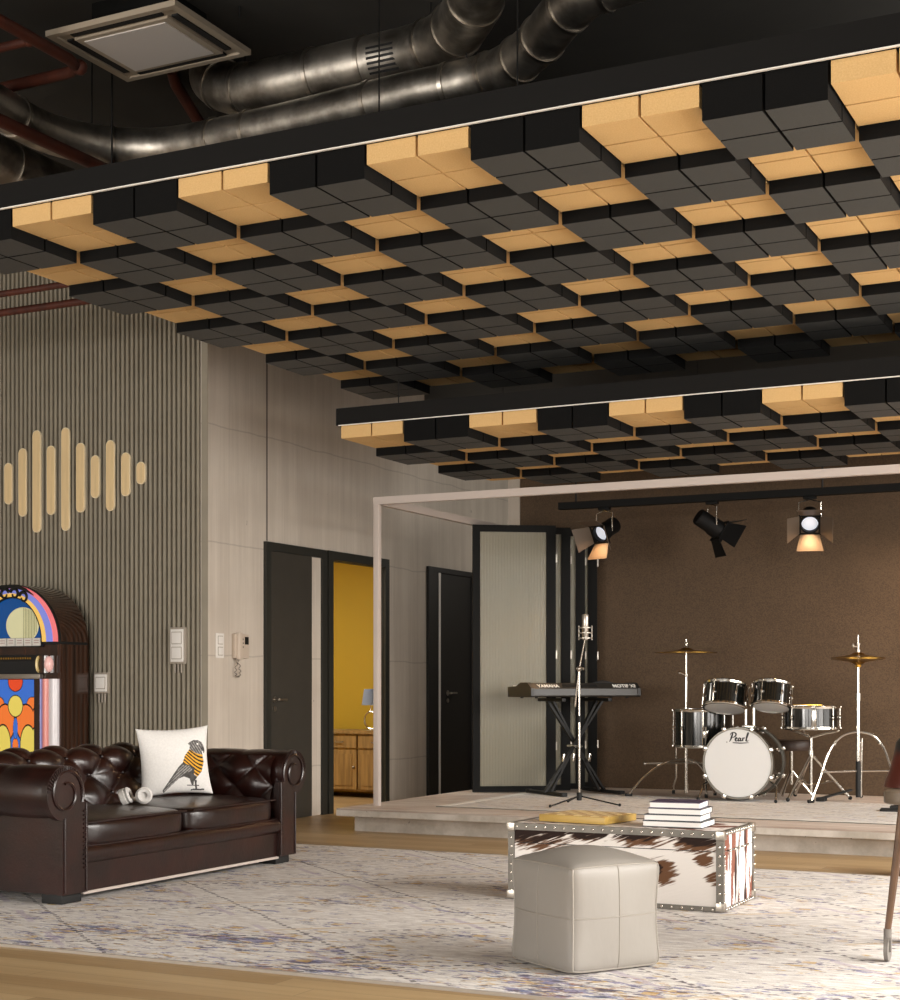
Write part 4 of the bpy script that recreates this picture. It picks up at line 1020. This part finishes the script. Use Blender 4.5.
# the brand's script on the head: slanted strokes, 0..2.6 wide
SC = [[(.0, -.02, .3), (.12, .05, .8), (.30, .45, 1.5), (.46, 1.0, 1.2)], [(.16, .72, .5), (.24, .96, .7), (.55, 1.08, .9), (.86, .92, 1.3), (.78, .62, 1.2), (.5, .47, .6), (.36, .5, .4)],
      [(.72, .2, .5), (.92, .28, .7), (1.0, .4, .9), (.88, .45, .9), (.78, .28, 1.3), (.82, .08, 1.3), (1.0, .06, .7), (1.14, .2, .5)],
      [(1.42, .36, .7), (1.28, .42, .9), (1.14, .24, 1.3), (1.18, .06, 1.2), (1.32, .12, .7), (1.45, .4, .9)], [(1.45, .42, 1.2), (1.4, .16, 1.3), (1.48, .04, .9), (1.6, .16, .5)],
      [(1.62, .2, .5), (1.72, .44, 1.1), (1.7, .3, 1.2), (1.66, .04, 1.3)], [(1.7, .3, .8), (1.82, .43, .8), (1.95, .4, 1)],
      [(2.02, .06, .6), (2.14, .3, 1.1), (2.36, .96, 1.4), (2.3, 1.0, .9), (2.16, .5, 1.2), (2.14, .12, 1.2), (2.26, .04, .8), (2.4, .16, .4)],
      [(-.35, -.1, .6), (-.2, -.12, .6)], [(.45, -.16, .7), (1.4, -.2, .9), (2.42, -.14, .5)]]
M_ink2 = mat('black_ink', '#141414', .5)
k = .066
strokes(hd, SC, M_ink2, Matrix.Translation((-.082+.012, .0022, cz+.175)) @ Matrix.Rotation(PI/2, 4, 'X') @ Matrix.Diagonal((k, k, k, 1)), .082, 'script_lettering')
tilt = math.radians(-17)
def tom(label, loc, r, h):
    g = drum('tom_drum', label, 'tom drum', loc, r, h, 6, (tilt, 0, 0), 'rack toms on the bass drum', .25); return g
tom('black rack tom above the script-lettered head, nearer the crash cymbal stand', (-3.565, 12.1, .925), .165, .185)
tom('black rack tom, the smaller one, nearer the snare drum', (-3.185, 12.1, .935), .145, .18)
g = drum('floor_tom', 'black floor tom on three chrome legs behind the bass drum', 'floor tom', (-3.86, 12.47, ST+.008), .235, .30, 8, z0=.415)
for a in (2.9, 5.1, .9):
    x, y = .262*math.cos(a), .262*math.sin(a); b = MB(); b.tube([(x, y, .58), (x, y, .14), (x*1.1, y*1.1, .07), (x*1.1, y*1.1, .01)], .008, 8); b.box((x*.96, y*.96, .52), (.035, .035, .06), rot=(0, 0, a), bevel=.005); l = b.build('leg', M_chrome, g)
    b = MB(); b.cyl((x*1.1, y*1.1, 0), (x*1.1, y*1.1, .03), .013, seg=10); b.build('rubber_foot', M_rubber, l)
def tripod(g, feet, ztop, zbrace, bow):
    for (fx, fy) in feet:
        b = MB(); b.tube(smoothpath([(0, 0, ztop), (fx*.42, fy*.42, ztop-.035), (fx*.76, fy*.76, ztop*.5), (fx, fy, .015)], 5), .011, 8)
        b.cyl((0, 0, zbrace), (fx*.72, fy*.72, zbrace+.0), .008, seg=8); b.ball((fx*.72, fy*.72, zbrace), .014, 8)
        l = b.build('leg', M_chrome, g)
        b = MB(); b.cyl((fx*.95, fy*.95, .012), (fx*1.06, fy*1.06, .012), .012, seg=10); b.build('rubber_foot', M_rubber, l)
# snare
SZ = .762
g = drum('snare_drum', 'black snare drum with chrome hoops on a low tripod stand', 'snare drum', (-2.925, 12.35, SZ), .215, .17, 8)
b = MB(); b.span((-.14, -.02, .182), (.09, .02, .19)); b.build('damper', M_gold, g)
b = MB(); b.box((.08, -.232, .09), (.04, .03, .15), bevel=.006); b.build('strainer', M_chrome, g)
g = thing('snare_stand', 'chrome tripod stand under the snare drum', 'drum stand', (-2.93, 12.38, ST+.008))
b = MB(); b.cyl((0, 0, .06), (0, 0, .50), .014); b.cyl((0, 0, .34), (0, 0, .40), .022)
for a in (.5, 2.6, 4.7): b.tube([(0, 0, .5), (.12*math.cos(a), .12*math.sin(a), .535), (.21*math.cos(a), .21*math.sin(a), .548), (.226*math.cos(a), .226*math.sin(a), .56)], .009, 8)
b.build('pole', M_chrome, g)
for fx, fy in ((-.11, -.32), (.29, .10), (-.2, .28)):
    b = MB(); b.cyl((0, 0, .37), (fx, fy, .015), .011, seg=10); b.cyl((0, 0, .12), (fx*.6, fy*.6, .16), .008, seg=8); l = b.build('leg', M_chrome, g)
    b = MB(); b.ball((fx, fy, .018), .017, 10); b.build('rubber_foot', M_rubber, l)
# cymbals
def cymprof(r): return [(.008, .030), (.03, .028), (.05, .018), (.058, .010), (r*.6, -.002), (r, -.014), (r, -.0165), (r*.6, -.005), (.058, .007), (.05, .015), (.008, .026)]
CX, CY = -4.0, 12.45
g = thing('cymbal_stand', 'tall chrome tripod stand carrying the single crash cymbal', 'cymbal stand', (CX, CY, ST+.008))
b = MB(); b.cyl((0, 0, .02), (0, 0, .72), .016); b.cyl((0, 0, .70), (0, 0, 1.03), .012); b.cyl((0, 0, 1.0), (0, 0, 1.30), .0075); b.ball((0, 0, 1.01), .02, 10); b.cyl((0, 0, .69), (0, 0, .74), .022); b.tube([(0, 0, 1.01), (-.045, -.02, 1.03)], .008); b.ball((-.05, -.022, 1.03), .014, 8); b.build('pole', M_chrome, g)
tripod(g, ((-.39, -.33), (.23, .06), (-.1, .34)), .30, .27, .5)
g = thing('crash_cymbal', 'single thin bronze crash cymbal on the tall stand beside the toms', 'cymbal', (CX, CY, 1.395), 0)
b = MB(); b.lathe(cymprof(.265), 48); b.build('plate', M_brass, g, 40)
b = MB(); b.lathe([(0, .03), (.02, .03), (.016, .045), (.011, .048), (.011, .06), (.02, .064), (.018, .075), (.006, .08), (.006, .098), (0, .1)], 16); b.build('wing_nut', M_chrome, g)
HX, HYY = -2.56, 12.4
g = thing('hi_hat_stand', 'chrome hi-hat stand with bowed legs and black foot pedal', 'cymbal stand', (HX, HYY, ST+.008))
b = MB(); b.cyl((0, 0, .05), (0, 0, .84), .0165); b.cyl((0, 0, .82), (0, 0, 1.085), .012); b.cyl((0, 0, 1.0), (0, 0, 1.325), .0055); b.cyl((0, 0, .80), (0, 0, .86), .022); b.cyl((.02, .01, .03), (.03, .01, .5), .006); b.build('pole', M_chrome, g)
b = MB(); b.cyl((0, 0, .03), (0, 0, .32), .02); b.box((-.16, -.08, .055), (.26, .085, .012), rot=(0, -.28, .4), bevel=.004); b.box((-.26, -.14, .015), (.07, .09, .03), bevel=.004); b.build('pedal', M_rubber, g)
for fx, fy in ((-.29, -.36), (.30, .20), (-.05, .36)):
    b = MB(); b.tube(smoothpath([(0, 0, .555), (fx*.35, fy*.35, .52), (fx*.62, fy*.62, .40), (fx*.84, fy*.84, .17), (fx, fy, .015)], 5), .010, 8); b.cyl((0, 0, .24), (fx*.77, fy*.77, .24), .008, seg=8)
    for q in (.5, .77): b.ball((fx*q, fy*q, .46 if q < .6 else .24), .015, 8)
    l = b.build('leg', M_chrome, g)
    b = MB(); b.cyl((fx*.95, fy*.95, .014), (fx*1.06, fy*1.06, .012), .014, seg=10); b.build('rubber_foot', M_rubber, l)
g = thing('hi_hat_cymbal', 'lower upturned bronze cymbal of the hi-hat pair', 'cymbal', (HX, HYY, 1.30), 0); g.rotation_euler = (PI, 0, 0)
b = MB(); b.lathe(cymprof(.215), 48); b.build('plate', M_brass, g, 40)
b = MB(); b.lathe([(0, .03), (.026, .03), (.022, .05), (0, .05)], 16); b.build('seat_cup', M_gold, g)
g = thing('hi_hat_cymbal', 'upper bronze cymbal of the hi-hat pair with clutch', 'cymbal', (HX, HYY, 1.34), 0)
b = MB(); b.lathe(cymprof(.215), 48); b.build('plate', M_brass, g, 40)
b = MB(); b.lathe([(0, .03), (.018, .03), (.018, .05), (.011, .052), (.011, .085), (.016, .088), (.016, .10), (0, .1)], 16); b.cyl((0, 0, .075), (-.03, -.012, .075), .006); b.ball((-.036, -.014, .082), .014, 8, (.7, .7, 1.5)); b.build('clutch', M_steel, g)
g = thing('drum_stool', 'dark round drum stool mostly hidden behind the bass drum and snare', 'stool', (-3.2, 12.82, ST))
b = MB(); b.lathe([(0, .385), (.17, .385), (.178, .40), (.178, .45), (.165, .47), (0, .475)], 32); b.build('seat', mat('stool_vinyl', '#3a2b22', .5), g, 40)
b = MB(); b.cyl((0, 0, .1), (0, 0, .385), .016); b.build('pole', M_chrome, g)
for a in (.3, 2.4, 4.5):
    b = MB(); b.cyl((0, 0, .22), (.17*math.cos(a), .17*math.sin(a), .01), .01, seg=8); b.build('leg', M_chrome, g)
g = thing('foot_pedal', 'flat black foot pedal on the stage by the hi-hat stand', 'pedal', (-2.05, 11.55, ST))
b = MB(); b.box((0, 0, .012), (.34, .14, .024), rot=(0, 0, .1), bevel=.005); b.build('base', M_rubber, g)
b = MB(); b.box((.02, 0, .045), (.24, .11, .03), rot=(0, -.12, .1), bevel=.006); b.build('treadle', M_blackmetal, g)

# ------------------------------------------------------------------ stage lights on a track
TRZ = 2.612
b = MB(); b.span((-5.05, 12.17, TRZ), (-.6, 12.24, TRZ+.06))
o = b.build('lighting_track', M_black, None, smooth=0); tag(o, 'black track rail above the stage carrying three barn-door lamps', 'lighting track')
for x in (-4.9, -2.8, -.8):
    b = MB(); b.cyl((x, 12.205, TRZ+.06), (x, 12.205, 2.9 if x > -6 else 3), .008, seg=6); b.build('hanger_rod', M_blackmetal, o)
M_lens = mat('frosted_lens', '#c9ccd2', .3, emit=.55, emitcol='#dfe4f0'); M_lens_off = mat('dark_lens', '#3b3d40', .2)
M_barn = mat('black_barn_door', '#080707', .6, spec=.2)
M_barn_lit = mat('barn_door_lit', '#54473a', .5)  # lighter, warmer copy of the black flaps, used on lit lamps
def spot(label, x, d, lit):
    g = thing('stage_spotlight', label, 'spotlight', (x, 12.205, TRZ), 0, 'barn-door spotlights over the stage')
    d = Vector(d).normalized()
    c = Vector((0, -.0, -.20))
    b = MB(); b.box((0, 0, -.012), (.10, .05, .024), bevel=.004); b.build('track_adapter', M_black, g)
    # chrome fork, arms either side of the body
    side = d.cross(Vector((0, 0, 1))).normalized()
    b = MB(); w = .085
    P = [c+side*w, c+side*w+Vector((0, 0, .15)), Vector((0, 0, -.025)), c-side*w+Vector((0, 0, .15)), c-side*w]
    P[1].z = P[3].z = -.05
    b.tube(P, .006, 8); b.build('yoke', M_chrome, g)
    q = d.to_track_quat('Z', 'Y').to_matrix().to_4x4(); M = Matrix.Translation(c) @ q
    b = MB(); b.lathe([(0, -.15), (.062, -.15), (.07, -.14), (.07, -.02), (.078, 0), (.078, .07), (.066, .07), (.066, .03)], 24, M); b.build('housing', M_barn, g, 40)
    b = MB(); b.lathe([(0, .042), (.05, .036), (.0655, .03)], 24, M); b.build('lens', M_lens if lit else M_lens_off, g, 60)
    b = MB(); b.box((0, 0, .072), (.17, .17, .006), M=M)
    bmesh.ops.delete(b.bm, geom=[f for f in b.bm.faces], context='FACES_ONLY'); b.bm.clear()
    for k in range(4):
        a = k*PI/2; u0 = Vector((math.cos(a), math.sin(a), 0)); v0 = Vector((-math.sin(a), math.cos(a), 0))
        b.box(u0*.0775+Vector((0, 0, .074)), (.02, .175, .006), rot=(0, 0, a), M=M)
    b.build('filter_frame', M_black, g, smooth=0)
    for k in range(4):
        a = k*PI/2; u0 = Vector((math.cos(a), math.sin(a), 0)); v0 = Vector((-math.sin(a), math.cos(a), 0))
        p0 = u0*.083+Vector((0, 0, .078)); dr = (u0*.62+Vector((0, 0, .78))).normalized(); LL = .15
        nrm = dr.cross(v0); b = MB(); V = []
        for h in (0, .003):
            for (s, t, wd) in ((-1, 0, .075), (1, 0, .075), (1, 1, .105), (-1, 1, .105)): V.append(b.bm.verts.new(M @ (p0+dr*t*LL+v0*s*wd+nrm*h)))
        for f in ((0, 1, 2, 3), (7, 6, 5, 4), (0, 4, 5, 1), (1, 5, 6, 2), (2, 6, 7, 3), (3, 7, 4, 0)): b.bm.faces.new([V[i] for i in f])
        b.build('barn_door', M_barn_lit if lit else M_barn, g, smooth=0)
    if lit:
        ld = bpy.data.lights.new('lamp', 'SPOT'); ld.energy = lit; ld.color = (1, .62, .32); ld.spot_size = math.radians(118); ld.spot_blend = .5; ld.shadow_soft_size = .045
        lo = bpy.data.objects.new('lamp_beam', ld); COL.objects.link(lo); lo.parent = g; bd = (d+Vector((0, 0, -1.1))).normalized(); lo.matrix_local = Matrix.Translation(c+d*.10) @ (-bd).to_track_quat('Z', 'Y').to_matrix().to_4x4()
spot('barn-door spotlight beside the folding doors, its lit flaps tilted down', -4.64, (-.30, -.86, -.45), 20)
spot('unlit black barn-door spotlight turned away, in the middle of the track', -3.70, (.62, .55, -.5), 0)
spot('barn-door spotlight facing straight out with a round glowing lens, above the hi-hat', -2.90, (.22, -.9, -.5), 20)

# ------------------------------------------------------------------ table at the edge and what stands by it
M_oldwood = mat('old_grey_brown_wood', '#66594a', .5, var=.2, vscale=(8, 30, 30)); M_legwood = mat('worn_brass_brown_leg', '#5d4533', .4, .1, var=.2, vscale=(9, 9, 9))
g = thing('side_table', 'small worn wooden side table with slanting legs on grey castors at the rug edge', 'table', (-.80, 6.45, .0))
b = MB(); puff(b, (0, 0, .665), (.375, .36, .03), 10, 12); b.build('table_top', M_oldwood, g, 50)
for x in (-1, 1):
    for y in (-1, 1):
        b = MB(); p1 = Vector((x*.365, y*.25, .13)); p0 = Vector((x*.30, y*.27, .64)); b.cyl(p0, p1, .019, .013, 4 if 0 else 10); l = b.build('leg', M_legwood, g)
        b = MB(); c = p1; b.cyl(c+Vector((0, 0, .01)), c+Vector((0, 0, -.03)), .016, seg=12); b.cyl((c.x-.008, c.y, .06), (c.x+.008, c.y, .06), .048, seg=20); b.span((c.x-.014, c.y-.012, .05), (c.x-.009, c.y+.012, .11)); b.span((c.x+.009, c.y-.012, .05), (c.x+.014, c.y+.012, .11)); b.build('castor', mat('grey_castor', '#6f6a64', .5), l)
def jugmat():
    n = NT('russet_glaze'); x, y, z = n.xyz(); n.color(n.mix(n.step(z, .12, .16), '#4d1f14', '#232624')); n.b.inputs['Roughness'].default_value = .3; return n.m
g = thing('vase', 'russet vase with a dark neck standing on the worn side table', 'vase', (-1.085, 6.32, .696))
b = MB(); b.lathe([(0, 0), (.115, 0), (.112, .02), (.09, .08), (.075, .14), (.068, .18), (.05, .2), (.052, .215), (.044, .215), (.042, .2), (0, .18)], 32); b.build('body', jugmat(), g, 60)
g = thing('floor_box', 'white box on a brown wooden base on the floor beyond the side table', 'box', (-1.52, 9.12, 0))
b = MB(); b.span((-.14, -.12, 0), (.14, .12, .06), bevel=.006); b.build('base', M_legwood, g)
b = MB(); b.prism([(-.12, -.1), (.12, -.1), (.12, .1), (-.12, .1)], 'z', .06, .2); b.build('body', M_whitepl, g, smooth=0)

# ------------------------------------------------------------------ light
def area(name, loc, rot, sx, sy, e, col=(1, 1, 1), spread=180):
    l = bpy.data.lights.new(name, 'AREA'); l.shape = 'RECTANGLE'; l.size = sx; l.size_y = sy; l.energy = e; l.color = col; l.spread = math.radians(spread)
    o = bpy.data.objects.new(name, l); COL.objects.link(o); o.location = loc; o.rotation_euler = rot; return o
zc = sum(ZW)/2; hw = ZW[1]-ZW[0]
DAY = (1.0, .95, .89)
area('daylight', (6.2, 7.2, 5.6), (0, math.radians(78), 0), 5.2, 11.0, 3900, DAY)
for a, c in WINS_R: area('daylight', (XR+.3, (a+c)/2, zc), (0, math.radians(90), 0), hw, c-a, 70 if a > 10 else 210, DAY)
for a, c in WINS_F: area('daylight', ((a+c)/2, YF-.3, zc), (math.radians(90), 0, 0), c-a, hw, 560 if a < -6 else 250, DAY)
area('daylight', (-4.0, -7.6, 5.4), (math.radians(78), 0, 0), 11.0, 4.6, 350, DAY)
x0, x1, y0, y1 = ADDED_SKYLIGHT; area('daylight', ((x0+x1)/2, (y0+y1)/2, ZC+.25), (0, 0, 0), x1-x0, y1-y0, 30, DAY)  # lamp over the added, unseen roof light
area('corridor_fill', (-4.7, 14.7, 3.0), (0, math.radians(62), math.radians(20)), .8, .8, 15, (1, .93, .84))  # added unseen light to brighten the concrete beyond the stage wall
ld = bpy.data.lights.new('back_wall_fill', 'SPOT'); ld.energy = 110; ld.color = (1, .72, .48); ld.spot_size = math.radians(80); ld.spot_blend = 1; ld.shadow_soft_size = .06  # added bare spot without a fixture, brightening the brown wall
lo = bpy.data.objects.new('back_wall_fill', ld); COL.objects.link(lo); lo.location = (-1.35, 11.9, 2.55); lo.rotation_euler = (Vector((-2.55, 13.15, 1.0))-lo.location).to_track_quat('-Z', 'Y').to_euler()
area('side_room_fill', (-8.6, 11.4, 2.6), (0, 0, 0), 1.0, 1.0, 60, (1, .95, .85))  # added light, source unseen, to brighten the yellow room
w = bpy.data.worlds.new('World'); sc.world = w; w.use_nodes = True
bg = w.node_tree.nodes['Background']; bg.inputs[0].default_value = (.9, .95, 1, 1); bg.inputs[1].default_value = .15

# ------------------------------------------------------------------ camera
cd = bpy.data.cameras.new('Camera'); cam = bpy.data.objects.new('Camera', cd); COL.objects.link(cam)
cam.location = (0, 0, 1.1); cam.rotation_euler = (PI/2, 0, math.atan(.5))
cd.sensor_width = 36; cd.lens = 36*1.534; cd.shift_y = .186; cd.clip_start = .05; cd.clip_end = 100
sc.camera = cam
vs_ = sc.view_settings; vs_.view_transform = 'Standard'; vs_.look = 'None'; vs_.gamma = 1; vs_.exposure = 0.12; vs_.use_curve_mapping = False
try:
    sc.cycles.max_bounces = 8; sc.cycles.diffuse_bounces = 4; sc.cycles.glossy_bounces = 3; sc.cycles.transmission_bounces = 6
    sc.cycles.use_denoising = True; sc.cycles.sample_clamp_indirect = 8; sc.cycles.caustics_reflective = False; sc.cycles.caustics_refractive = False
except Exception: pass
